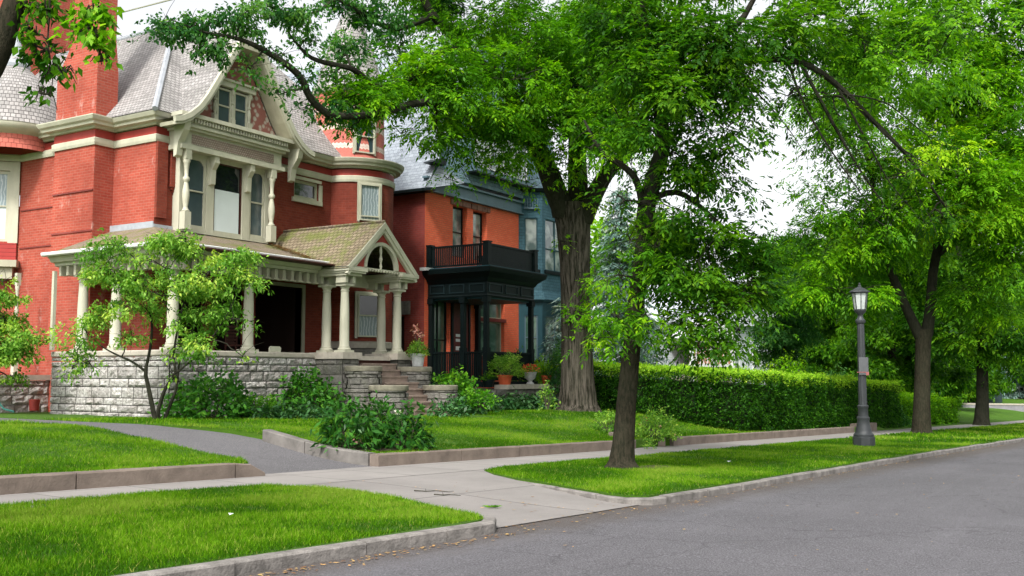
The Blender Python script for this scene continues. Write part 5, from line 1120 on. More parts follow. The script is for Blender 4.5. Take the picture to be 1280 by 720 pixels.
T.limb(A3((728, 275, 36.4), (742, 245, 36), (760, 215, 35.5), (788, 185, 35), (810, 130, 35), (835, 60, 35.5), (860, -30, 36)), [.38, .32, .26, .22, .18, .14, .1], 12, .04)
T.limb(A3((672, 180, 35.5), (630, 165, 34), (580, 140, 32), (530, 128, 30), (480, 140, 28.5), (445, 145, 27.5), (410, 142, 27), (388, 122, 26.6), (372, 92, 26.2), (330, 63, 25.6), (296, 48, 25.2), (255, 40, 24.8), (215, 25, 24.5)), [.2, .16, .13, .11, .10, .095, .10, .10, .09, .07, .05, .03, .012], 9, .06)
T.limb(A3((605, 85, 34.5), (560, 60, 33), (520, 95, 31), (480, 110, 29.5), (462, 103, 28.8), (440, 86, 28), (405, 78, 27.4), (383, 68, 27), (360, 40, 27)), [.15, .13, .12, .1, .09, .08, .07, .05, .02], 8, .05)
T.limb(A3((540, 20, 33.5), (500, 35, 32), (470, 28, 31), (440, 10, 30), (420, 0, 29.5), (395, 15, 29), (360, 20, 28)), [.11, .09, .08, .07, .06, .04, .02], 7, .06)
for b in ((475, 115, 29, 62, 40, 2.6), (430, 125, 28, 30, 26, 1.6), (535, 105, 31, 75, 50, 2.8), (605, 140, 33, 80, 48, 2.8), (545, 165, 31, 55, 22, 1.5), (600, 190, 32, 45, 22, 1.0), (650, 185, 33.5, 38, 40, 1.0), (690, 110, 35, 80, 55, 2.6), (740, 60, 36, 80, 60, 2.6), (770, 140, 34.5, 55, 50, 2.2), (640, 60, 36, 70, 40, 2.0), (690, 20, 37, 70, 40, 2.2), (790, 60, 36, 60, 60, 2.2), (660, 235, 34, 20, 12, .5)):
    T.blob(*b, L=.15, W=.066)
for b in ((640, 95, 32, 60, 45, 1.8), (690, 150, 33.5, 55, 42, 1.7), (742, 150, 33.5, 45, 45, 1.7), (665, 55, 33, 60, 45, 1.7), (735, 90, 34, 60, 45, 1.7), (600, 25, 34, 60, 26, 1.5), (545, 70, 31, 55, 35, 1.5), (770, 90, 34, 50, 50, 1.5), (710, 215, 34.5, 30, 14, .8), (560, 225, 32, 35, 10, .5), (500, 165, 30.5, 35, 10, .8), (620, 215, 32.5, 40, 12, .6), (790, 205, 33.5, 25, 20, .9)):
    T.blob(*b, L=.15, W=.066)
for b in ((500, 50, 33, 50, 25, 1.0), (560, 20, 36, 55, 28, 1.3), (470, 20, 31, 45, 25, 1.2), (425, 60, 28.5, 28, 26, 1.3), (440, 15, 30, 35, 22, 1.1), (300, 22, 25.2, 50, 20, 1.9), (245, 28, 24.8, 34, 20, 1.8), (205, 32, 24.5, 30, 15, 1.7), (275, 58, 25, 26, 20, 1.7), (370, 22, 27, 40, 22, 1.5), (335, 8, 26, 30, 14, 1.4), (345, 66, 26, 16, 18, .9), (378, 100, 26.5, 16, 12, 1.2), (350, 118, 26, 12, 12, 1.0), (378, 138, 27, 26, 9, 1.3), (415, 95, 28, 22, 12, .8), (310, 88, 25.4, 16, 12, 1.3), (385, 45, 27, 20, 16, 1.0), (415, 140, 27.5, 25, 12, 1.6), (440, 160, 28, 20, 6, .5)):
    T.blob(*b[:5], cover=b[5] * 1.35, L=.12, W=.07, nl=6, mode='whorl', mat='lf_blue', clump=.42, droop=.4)
for b in ((725, 395, 35.7, 28, 14, 1.8), (750, 420, 35.7, 18, 12, 1.2), (742, 345, 35.6, 18, 20, 1.0), (700, 300, 35.8, 14, 8, .5), (718, 205, 35.7, 22, 12, .8), (738, 250, 35.6, 18, 10, .7)): T.blob(*b, L=.15, W=.066, mat='lf_bright', clump=.3)
for b in ((620, 90, 34.5, 110, 70, .55), (720, 80, 35, 110, 80, .6), (700, 150, 34, 90, 50, .5), (490, 100, 31, 90, 55, .45), (780, 120, 35, 70, 90, .5), (640, 20, 35, 120, 40, .5), (740, 10, 36, 110, 40, .5)): T.blob(*b, L=.15, W=.066, clump=1.3, shell=.6)
for b in ((560, -90, 34, 130, 80, 1.3), (720, -120, 37, 140, 90, 1.4), (860, -80, 36, 100, 80, 1.4), (640, -260, 37, 160, 100, 1.2), (800, -300, 37, 150, 100, 1.2), (430, -50, 31, 80, 40, .8)): T.blob(*b, L=.2, W=.075, clump=1.1)
T.done('lf_elm')

# ---- street tree on the verge
tb = at(777, 584, 20.2); tb.z = gz(tb.x, tb.y) - .03
T = Tree('ash_tree', 'slim dark-barked street tree leaning on the near grass verge before the stone steps gap', 'tree', tb, 12)
tr = [(777, 586, 20.2), (777, 576, 20.2), (779, 555, 20.2), (783, 500, 20.2), (789, 440, 20.2), (795, 380, 20.1), (803, 320, 20), (810, 270, 20)]
P_, Q_ = dense(A3(*tr), [.36, .265, .22, .195, .18, .165, .165, .17]); fluted(T, P_, Q_, 24, .03); T.nodes += list(zip(P_[-4:], Q_[-4:]))
T.limb(A3((806, 285, 20), (812, 240, 20), (828, 185, 20), (822, 120, 20.2), (806, 50, 20.4), (800, -30, 20.5), (800, -130, 20.5)), [.185, .175, .15, .13, .11, .09, .05], 10, .03)
T.limb(A3((806, 270, 20), (795, 225, 19.8), (775, 205, 19.6), (752, 190, 19.4), (730, 150, 19.4)), [.08, .07, .06, .045, .02], 7, .05)
T.limb(A3((825, 150, 20), (850, 100, 20), (890, 60, 19.8), (930, 20, 19.6), (960, -40, 19.5)), [.11, .095, .08, .06, .03], 8, .04)
T.limb(A3((850, 100, 20), (900, 82, 20), (950, 74, 20), (1000, 78, 20), (1045, 105, 20.4), (1090, 150, 20.8), (1130, 190, 21.2), (1165, 235, 21.6), (1195, 278, 22)), [.09, .08, .072, .066, .06, .05, .04, .028, .012], 8, .05)
T.limb(A3((1000, 78, 20), (1020, 115, 20), (1050, 170, 20.3), (1080, 220, 20.6), (1110, 262, 21)), [.04, .035, .03, .02, .008], 6, .05)
for pts, r0 in ((((985, 77, 20), (1005, 130, 20), (1040, 190, 20.2), (1075, 240, 20.5), (1095, 275, 20.8)), .03), (((1045, 105, 20.4), (1080, 170, 20.6), (1110, 225, 20.8), (1140, 262, 21)), .028), (((1090, 150, 20.8), (1120, 180, 21), (1160, 205, 21.3), (1205, 215, 21.6)), .024), (((900, 82, 20), (940, 110, 20), (985, 160, 20), (1010, 200, 20)), .024), (((1130, 190, 21.2), (1140, 230, 21.3), (1165, 275, 21.5)), .018), (((1060, 118, 20.4), (1110, 130, 20.6), (1160, 170, 21), (1210, 190, 21)), .02), (((870, 90, 20), (905, 40, 20), (950, 22, 20), (1010, 20, 20.4)), .03)):
    T.limb(A3(*pts), [r0 * (1 - .85 * k / (len(pts) - 1)) for k in range(len(pts))], 5, .08)
for q, r_ in [x for x in T.nodes if x[1] < .075 and x[0].z > 3.5][::1]:
    if T.r.random() < .8: e = q + Vector((T.r.gauss(0, .25), T.r.gauss(0, .25), -T.r.uniform(.3, .8))); T.mb.tube(bez(q, e, .1, 3), [.008, .006, .004, .002], 3)
T.limb(A3((812, 250, 20), (845, 240, 20), (880, 262, 20), (915, 300, 20.2), (935, 350, 20.4)), [.07, .06, .045, .03, .012], 7, .05)
T.limb(A3((800, 350, 20), (825, 345, 19.8), (850, 360, 19.6), (880, 385, 19.6), (905, 415, 19.6)), [.05, .042, .032, .022, .01], 7, .05)
for b in ((835, 50, 20.4, 90, 55, 2.4), (900, 40, 20, 75, 45, 2.2), (775, 20, 20.5, 70, 40, 2.2), (880, 130, 20, 50, 40, 2.0), (840, 190, 19.6, 45, 35, 1.9), (890, 210, 20, 42, 38, 1.5), (870, 280, 20, 62, 42, 2.3), (905, 340, 20.2, 62, 45, 2.4), (850, 350, 19.6, 50, 35, 2.2), (885, 405, 19.7, 60, 33, 1.6), (850, 400, 19.5, 40, 30, 1.2), (925, 290, 20.4, 35, 35, 1.0), (862, 436, 19.5, 28, 10, .5), (955, 45, 20, 55, 38, 1.7), (1010, 35, 20.5, 50, 30, 1.6), (850, 110, 19, 60, 45, 1.7), (790, 90, 19.4, 45, 45, 1.5), (925, 100, 19.4, 45, 40, 1.6), (815, 160, 19, 45, 35, 1.6), (905, 160, 19.4, 40, 35, 1.3), (930, 370, 19.6, 42, 40, 1.7), (880, 320, 19.2, 55, 45, 1.6), (780, 250, 19.4, 22, 20, .7), (960, 320, 20.4, 25, 30, .8), (840, 260, 19.2, 30, 30, 1.2), (1060, 45, 22, 55, 40, 1.6), (1000, 130, 21, 26, 12, .5), (1110, 60, 23, 50, 45, 1.5), (1180, 30, 24, 60, 40, 1.5), (800, 110, 20, 45, 45, 1.5), (925, 412, 20, 28, 24, .6)):
    T.blob(*b, L=.115, W=.051, clump=.42)
for b in ((765, 395, 19.4, 34, 26, 1.9), (748, 425, 19.3, 25, 14, .9), (765, 345, 19.6, 24, 22, 1.2), (800, 400, 19.3, 24, 24, 1.0), (820, 310, 19.4, 26, 24, 1.1), (745, 180, 19.4, 30, 20, .9), (790, 300, 19.4, 18, 12, .6)): T.blob(*b, L=.125, W=.045, mat='lf_elm', clump=.35)
for b in ((1040, 120, 20.3, 30, 22, .55), (1085, 180, 20.7, 35, 30, .6), (1130, 220, 21.2, 40, 30, .7), (1060, 210, 20.5, 25, 25, .4), (1165, 265, 21.8, 35, 22, .8), (985, 120, 20, 25, 22, .5)): T.blob(*b, L=.11, W=.051, clump=.35)
for b in ((860, 80, 20, 120, 90, .55), (900, 200, 20, 70, 90, .45), (890, 340, 20, 85, 100, .5), (800, 60, 20.2, 80, 80, .5), (980, 40, 20.4, 100, 50, .5), (1080, 50, 21.5, 110, 55, .6), (1180, 60, 22, 110, 70, .6), (1100, 120, 22.5, 90, 45, .5), (945, 120, 20.5, 45, 60, .35), (1000, 110, 21, 45, 40, .3), (780, 150, 20.2, 50, 60, .45)): T.blob(*b, L=.115, W=.051, clump=.9, shell=.6, mat='lf_elm' if b[0] > 1000 else None)
for b in ((850, -100, 20.5, 160, 80, 1.5), (1000, -70, 20.5, 110, 60, 1.3), (740, -110, 20.5, 90, 60, 1.3)): T.blob(*b, L=.16, W=.06, clump=.7)
T.done('lf_dark')

# ---- forked tree on the far verge
b3 = at(1152, 543, 42); b3.z = gz(b3.x, b3.y)
T = Tree('ash_tree', 'forked dark street tree on the verge right of the lamp post', 'tree', b3, 13)
tr = [(1152, 545, 42), (1152, 536, 42), (1152, 515, 42), (1153, 470, 42), (1154, 430, 42), (1155, 412, 42)]; P_, Q_ = dense(A3(*tr), [.46, .39, .34, .31, .31, .34]); fluted(T, P_, Q_, 24, .03); T.nodes += list(zip(P_[-3:], Q_[-3:]))
T.limb(A3((1150, 420, 42), (1135, 390, 42), (1118, 350, 42), (1106, 320, 41.8), (1098, 270, 41.5), (1085, 200, 41), (1070, 120, 41)), [.24, .20, .17, .15, .12, .09, .05], 9, .03)
T.limb(A3((1158, 420, 42), (1163, 385, 42), (1166, 340, 42), (1175, 305, 42), (1190, 285, 41.8), (1200, 230, 41.5), (1195, 140, 41), (1190, 40, 41), (1190, -60, 41)), [.26, .22, .19, .18, .16, .14, .12, .08, .04], 9, .03)
T.limb(A3((1172, 320, 42), (1195, 300, 41.5), (1230, 260, 41), (1260, 225, 40.5)), [.1, .08, .06, .03], 7, .05)
for b in ((1050, 140, 39, 50, 45, 1.6), (1130, 255, 39, 50, 40, 1.6), (1030, 255, 40, 30, 35, 1.2), (1190, 190, 39, 50, 45, 1.7), (1270, 160, 39, 45, 55, 1.8), (1100, 50, 39, 60, 45, 1.6), (1200, 90, 39, 55, 45, 1.7), (1265, 320, 39, 40, 45, 1.8), (1075, 290, 40, 36, 36, 1.2), (1000, 300, 41, 22, 26, 1.0), (1240, 240, 39, 50, 40, 1.6), (1040, 300, 40, 45, 42, 2.0), (1050, 360, 40, 55, 36, 2.4), (1085, 385, 44.5, 36, 24, 1.4), (1085, 330, 44, 45, 40, 1.8), (1105, 270, 40.5, 55, 45, 2.0), (1160, 310, 44.5, 35, 40, 1.5), (1225, 355, 40.5, 40, 38, 2.0), (1225, 300, 40, 50, 45, 2.3), (1180, 240, 40.5, 55, 45, 2.1), (1230, 200, 40, 60, 50, 2.3), (1120, 190, 41, 55, 45, 1.6), (1160, 130, 41, 70, 50, 2.2), (1240, 110, 40, 60, 55, 2.2), (1090, 100, 41, 60, 45, 2.0), (1060, 40, 41, 60, 45, 2.0), (1150, 50, 41, 70, 45, 2.0), (1245, 30, 41, 60, 50, 2.0), (1250, 385, 41, 40, 25, 1.8), (1265, 260, 40, 40, 60, 2), (1020, 340, 40.5, 30, 30, 1.4)): T.blob(*b, L=.19, W=.07, clump=.75, mat='lf_elm' if b[0] < 1150 else 'lf_bright' if b[1] in (330, 240, 200, 130, 50, 270) else 'lf_elm')
for b in ((1110, 300, 45, 110, 80, .6), (1200, 250, 40, 110, 120, .7), (1130, 160, 40, 120, 100, .7), (1240, 80, 40, 90, 90, .7), (1050, 70, 40, 90, 70, .5), (1060, 230, 40.5, 60, 60, .45), (1030, 180, 40, 30, 60, .3)): T.blob(*b, L=.19, W=.07, clump=1.8, shell=.6, mat='lf_bright')
for b in ((1160, -60, 41, 160, 70, 1.3), (1280, -20, 41, 90, 80, 1.4), (1330, 200, 41, 60, 120, 1.4)): T.blob(*b, L=.3, W=.12, clump=1.4)
T.done('lf_elm')
# ---- next tree along the verge
b4 = at(1228, 534, 57); b4.z = gz(b4.x, b4.y)
T = Tree('ash_tree', 'dark straight street tree farthest along the verge at the right', 'tree', b4, 14, bark='bark_dark')
tr = [(1226, 536, 57), (1227, 524, 57), (1228, 500, 57), (1228, 440, 57), (1226, 400, 57)]; P_, Q_ = dense(A3(*tr), [.5, .4, .33, .3, .28]); fluted(T, P_, Q_, 16, .03); T.nodes += list(zip(P_[-3:], Q_[-3:]))
T.limb(A3((1226, 410, 57), (1215, 360, 57), (1200, 320, 56), (1190, 260, 56)), [.22, .18, .12, .06], 8); T.limb(A3((1228, 410, 57), (1245, 360, 57), (1255, 300, 57), (1260, 200, 57)), [.2, .16, .12, .06], 8)
for b in ((1210, 420, 57, 50, 26, 2.4), (1250, 410, 56, 45, 26, 2.4), (1190, 380, 57, 45, 35, 2.2), (1255, 340, 57, 50, 50, 2.4), (1200, 310, 57, 60, 60, 2.2), (1270, 440, 56, 28, 18, 1.8), (1255, 230, 57, 60, 60, 2.2)): T.blob(*b, L=.26, W=.11, clump=1.0)
T.done('lf_dark')

# ---- ornamental tree in front of the porch
ob = at(200, 525, 25.2); ob.z = gz(ob.x, ob.y) - .02
T = Tree('ornamental_tree', 'small multi-stemmed ornamental tree with airy light green leaves before the stone porch', 'tree', ob, 15, bark='bark_dark')
T.limb(A3((195, 527, 25.2), (192, 515, 25.2), (185, 482, 25.2), (182, 464, 25.2), (186, 444, 25.2), (190, 410, 25.2), (185, 370, 25.2), (175, 330, 25.2)), [.075, .06, .05, .046, .036, .03, .02, .01], 8, .05)
T.limb(A3((182, 464, 25.2), (165, 452, 25.1), (145, 443, 25), (123, 430, 24.9), (105, 410, 24.9)), [.034, .028, .022, .015, .008], 6, .05)
T.limb(A3((198, 527, 25.2), (198, 512, 25.1), (207, 485, 25), (219, 467, 24.9), (217, 444, 24.9), (224, 400, 24.9), (235, 360, 25), (240, 320, 25)), [.06, .05, .042, .036, .028, .022, .016, .008], 8, .05)
T.limb(A3((219, 467, 24.9), (234, 455, 24.8), (255, 435, 24.7), (280, 400, 24.7), (300, 360, 24.7)), [.03, .025, .02, .014, .008], 6, .05)
T.limb(A3((204, 527, 25.3), (214, 503, 25.3), (221, 482, 25.3), (227, 440, 25.3), (250, 390, 25.4), (275, 340, 25.4)), [.05, .04, .03, .022, .015, .008], 7, .05)
for b in ((150, 312, 25, 36, 20, 2.2), (200, 305, 25, 42, 20, 2.4), (250, 315, 25, 42, 20, 2.2), (298, 318, 25, 34, 18, 1.9), (305, 350, 24.8, 26, 22, 1.5), (115, 345, 25, 30, 22, 1.9), (165, 350, 25, 42, 26, 2.2), (225, 355, 25, 45, 26, 2.4), (275, 365, 25, 38, 24, 2.0), (130, 390, 24.8, 36, 22, 1.9), (185, 390, 25, 38, 20, 1.6), (240, 395, 25, 42, 24, 2.2), (105, 425, 24.8, 28, 20, 1.6), (140, 345, 24.6, 30, 20, .7), (200, 330, 24.6, 36, 18, .8), (260, 340, 24.6, 36, 18, .8), (200, 370, 24.6, 30, 18, .6), (295, 340, 24.6, 30, 22, 1.2), (230, 300, 25, 34, 14, 1.3), (165, 375, 24.6, 30, 16, .5), (160, 425, 25.2, 30, 14, 1.0), (255, 430, 24.8, 40, 20, 2.0), (90, 460, 24.8, 20, 14, 1.2), (112, 455, 24.7, 16, 9, .9), (225, 430, 25, 25, 14, 1.1), (303, 400, 24.7, 14, 22, .6), (305, 445, 24.7, 8, 16, .6), (215, 470, 24.6, 14, 7, .5)): T.blob(*b[:5], cover=b[5] * .72, L=.10, W=.05, nl=5, mode='whorl', clump=.3, droop=.35)
T.done('lf_orn')
# ---- leafy small tree at the left edge
lb_ = at(-12, 520, 28.5); lb_.z = gz(lb_.x, lb_.y) - .02
T = Tree('ornamental_tree', 'rounded light green small tree at the left edge before the side porch', 'tree', lb_, 16, bark='bark_dark')
T.limb(A3((-12, 525, 28.5), (-10, 480, 28.5), (-5, 440, 28.5), (5, 400, 28.5)), [.07, .055, .04, .02], 7, .05)
for b in ((5, 395, 28.3, 36, 28, 2.6), (28, 420, 28.3, 24, 24, 2.2), (8, 440, 28.3, 36, 24, 2.6), (12, 368, 28.5, 24, 16, 2.0), (-30, 410, 28.5, 40, 45, 2.2), (12, 470, 28.4, 18, 10, 1.6), (35, 445, 28.4, 14, 14, 1.6), (0, 350, 28.5, 16, 8, 1.2)): T.blob(*b, L=.10, W=.066, nl=5, mode='whorl', clump=.32, droop=.35)
T.done('lf_orn')
# ---- near bough at top left (its trunk stands outside the left edge)
nb = at(-330, 620, 9.4); nb.z = gz(nb.x, nb.y)
T = Tree('maple_tree', 'near tree at top left, showing a leaning grey bough and hanging leaves', 'tree', nb, 17)
T.limb([nb - Vector((0, 0, .1))] + A3((-300, 480, 9.4), (-220, 330, 9.3), (-110, 220, 9.2), (-12, 85, 9.0), (16, 10, 9.0), (38, -60, 9.2), (60, -180, 9.5)), [.3, .24, .2, .15, .105, .095, .08, .05], 12, .03)
T.limb(A3((38, -60, 9.2), (90, -90, 9.1), (110, -40, 9), (118, 20, 9), (125, 55, 9)), [.03, .02, .012, .008, .004], 6, .05)
T.limb(A3((20, -5, 9), (45, -25, 8.9), (62, 0, 8.9), (60, 50, 8.9), (66, 100, 8.9), (60, 118, 8.9)), [.02, .015, .010, .008, .005, .003], 6, .05)
for b in ((55, 12, 9, 24, 20, 1.9), (40, 38, 8.9, 22, 16, 1.5), (58, 62, 8.9, 22, 18, 1.6), (62, 92, 8.9, 20, 10, 1.5), (56, 118, 8.9, 14, 6, 1.2), (118, 15, 9, 28, 24, 2.2), (125, 50, 9, 22, 20, 2.2), (105, 38, 9, 16, 12, 1.0), (128, 75, 9, 12, 6, 1.1), (82, 88, 8.9, 18, 9, 1.3), (34, 8, 9, 20, 14, 1.1)): T.blob(*b, L=.085, W=.05, nl=5, mode='whorl', clump=.085, droop=.6, mat='lf_bright' if b[0] > 95 else None)
for b in ((40, -110, 9.3, 90, 60, 1.6), (-80, -60, 9.3, 80, 60, 1.6), (-250, 40, 9.4, 110, 80, 1.3)): T.blob(*b, L=.12, W=.07, nl=5, mode='whorl', clump=.3)
T.done('lf_dark')

# ---- spruce
def conifer(base, h, r0, label, seed, mat='lf_spruce', group=None, L=.28):
    T = Tree('spruce_tree', label, 'tree', base, seed, group, 'bark_dark'); b = Vector(base); T.mb.tube([b, b + Vector((0, 0, h))], [r0 * .06, .02], 8); g = T.g; C = []; A = []; ti = []
    z = .9
    while z < h:
        rr = r0 * (1 - z / h) ** .8; k = int(6 + rr * 4)
        for i in range(k):
            a = g.uniform(0, 2 * PI); l = rr * g.uniform(.75, 1.15); d = np.array([math.cos(a), math.sin(a), 0]); tt = g.normal(.45, .2); T.mb.tube([b + Vector((0, 0, z)), b + Vector((d[0] * l, d[1] * l, z - l * .22))], [.03, .008], 3)
            for q in np.linspace(.15, 1, max(3, int(l * 5))):
                for sgn in (-1, 1): C.append(np.array(b) + d * l * q + np.array([0, 0, z - l * .22 * q * q]) + g.normal(0, .05, 3)); A.append(d * .6 + sgn * .8 * np.array([-d[1], d[0], 0]) + np.array([0, 0, -.25])); ti.append(tt)
        z += .32 + .2 * rr / r0
    V, Tt = sprays(g, np.array(C), np.array(A), 'pin', 7, L, L * .28, .3, np.array(ti)); T.parts[None] = [(V, Tt)]; return T.done(mat)
sb = at(778, 470, 52); sb.z = lawn(*SN(sb.x, sb.y)); conifer(sb, 11.2, 2.7, 'pale blue-green spruce between the elm trunk and the slim street tree', 31)
sb = at(712, 480, 47); sb.z = lawn(*SN(sb.x, sb.y)); conifer(sb, 5.4, 1.8, 'short bluish spruce half behind the big elm trunk', 32)

# ---- generic background trees: a few prototypes, copied
def bgtree(base, h, r_, label, seed, mat, leafL=.3, group='trees in the background', bark='bark_dark', cover=2.6, k=9, tr=.3, low=.28):
    T = Tree('background_tree', label, 'tree', base, seed, group, bark); b = Vector(base); g = T.g
    T.limb([b - Vector((0, 0, .2)), b + Vector((.1, 0, h * .15)), b + Vector((0, .2, h * .35)), b + Vector((.3, 0, h * .6)), b + Vector((0, 0, h * .85))], [tr * 1.2, tr, tr * .8, tr * .5, tr * .2], 8, .05)
    for i in range(k):
        z = low + (1 - low) * .9 * (i + .5) / k; rr = r_ * math.sin(PI * min(1, .2 + .75 * (1 - abs(z - .55) * 1.3))) ; a = i * 2.4 + g.uniform(-.4, .4); q = rr * g.uniform(.25, .65)
        T.blob(0, 0, 0, 0, 0, cover, leafL, leafL * .42, 6, 'whorl', None, None, .3, True, .45, 1, world=b + Vector((q * math.cos(a), q * math.sin(a), h * z)), rad=(r_ * .55, r_ * .55, h * .13))
    return T.done(mat)
ZERO = (0, 0, 0)
def gnd(u, D, n_=None):
    p = at(u, 500, D); s, n = SN(p.x, p.y); return Vector((p.x, p.y, lawn(s, n) if 13.9 < n < 60 else B(s) + (1.0 if n > 70 else 0)))
BG = []
pa = bgtree(gnd(985, 44), 6.6, 2.9, 'grey-green small tree with crooked dark trunk rising behind the tall hedge', 41, 'lf_blue', .16, cover=2.0, tr=.16, low=.42)
pb = bgtree(gnd(1120, 62), 12, 4.6, 'dark broad tree behind the right end of the hedge', 42, 'lf_dark', .3, cover=3.2, low=.08, k=11)
pc = bgtree(gnd(1010, 85), 16, 6, 'mid green tall tree behind the pale far house', 43, 'lf_elm', .36, cover=2.6, low=.12, k=11)
pd = bgtree(gnd(1290, 128), 15, 6, 'pale yellow-green far tree beyond the iron fence', 44, 'lf_bright', .45, cover=2.6, low=.1, k=10)
def cp(src, u, D, rz, sc_, label):
    c = copy_thing(src, gnd(u, D), rz, label, 'trees in the background', sc_); return c
cp(pb, 1185, 78, 1.2, 1.15, 'dark tree behind the low far hedge, between the forked tree and the farthest street tree')
cp(pb, 1060, 74, 2.5, 1.1, 'dark tree behind the lamp post lantern')
cp(pd, 782, 84, 2.9, 1.1, 'pale yellow-green tree behind the blue-green spruce')
cp(pd, 905, 120, 2.2, .8, 'light yellow-green far tree behind the pale far house gable')
cp(pd, 1030, 100, 3.3, .8, 'light yellow-green tree behind the middle of the hedge')
cp(pd, 1110, 90, 4.1, .8, 'light yellow-green tree behind the lamp post and forked tree')
cp(pd, 845, 100, 5.2, .75, 'light yellow-green tree between slim street tree and far house')
cp(pc, 800, 95, 1.0, .95, 'hazy green far tree seen between the spruce and the slim street tree')
cp(pc, 880, 110, 2.0, .8, 'green far tree above the white glazed porch')
cp(pc, 1085, 105, 3.0, 1.1, 'tall green far tree between lamp post and forked trunk')
cp(pc, 1170, 120, 4.0, 1.25, 'tall far tree behind the dark trees at the right')
cp(pd, 1235, 150, 1.4, 1.1, 'yellow-green far tree left of the blue spruce beyond the wall')
cp(pb, 1262, 118, .4, .9, 'dark low-branched far tree above the iron fence')
cp(pc, 1330, 110, 5.0, 1.2, 'tall far tree at the right edge beyond the low wall')
cp(pb, 940, 92, 5.5, .85, 'dark far tree beside the pale house wall')
cp(pc, 745, 80, 2.6, .8, 'green tree behind the big elm trunk')
cp(pb, 1215, 100, 2.2, 1.0, 'dark far tree just left of the farthest street tree')
cp(pc, 1000, 135, 2.2, 1.2, 'faint far tree at the end of the hedge line')
cp(pc, 1260, 170, .2, 1.5, 'faint tallest tree at the far end of the street')
conifer(gnd(1275, 116) + Vector((0, 0, .8)), 9, 3.6, 'blue-green spruce beyond the far wall at the right edge', 33, L=.5)

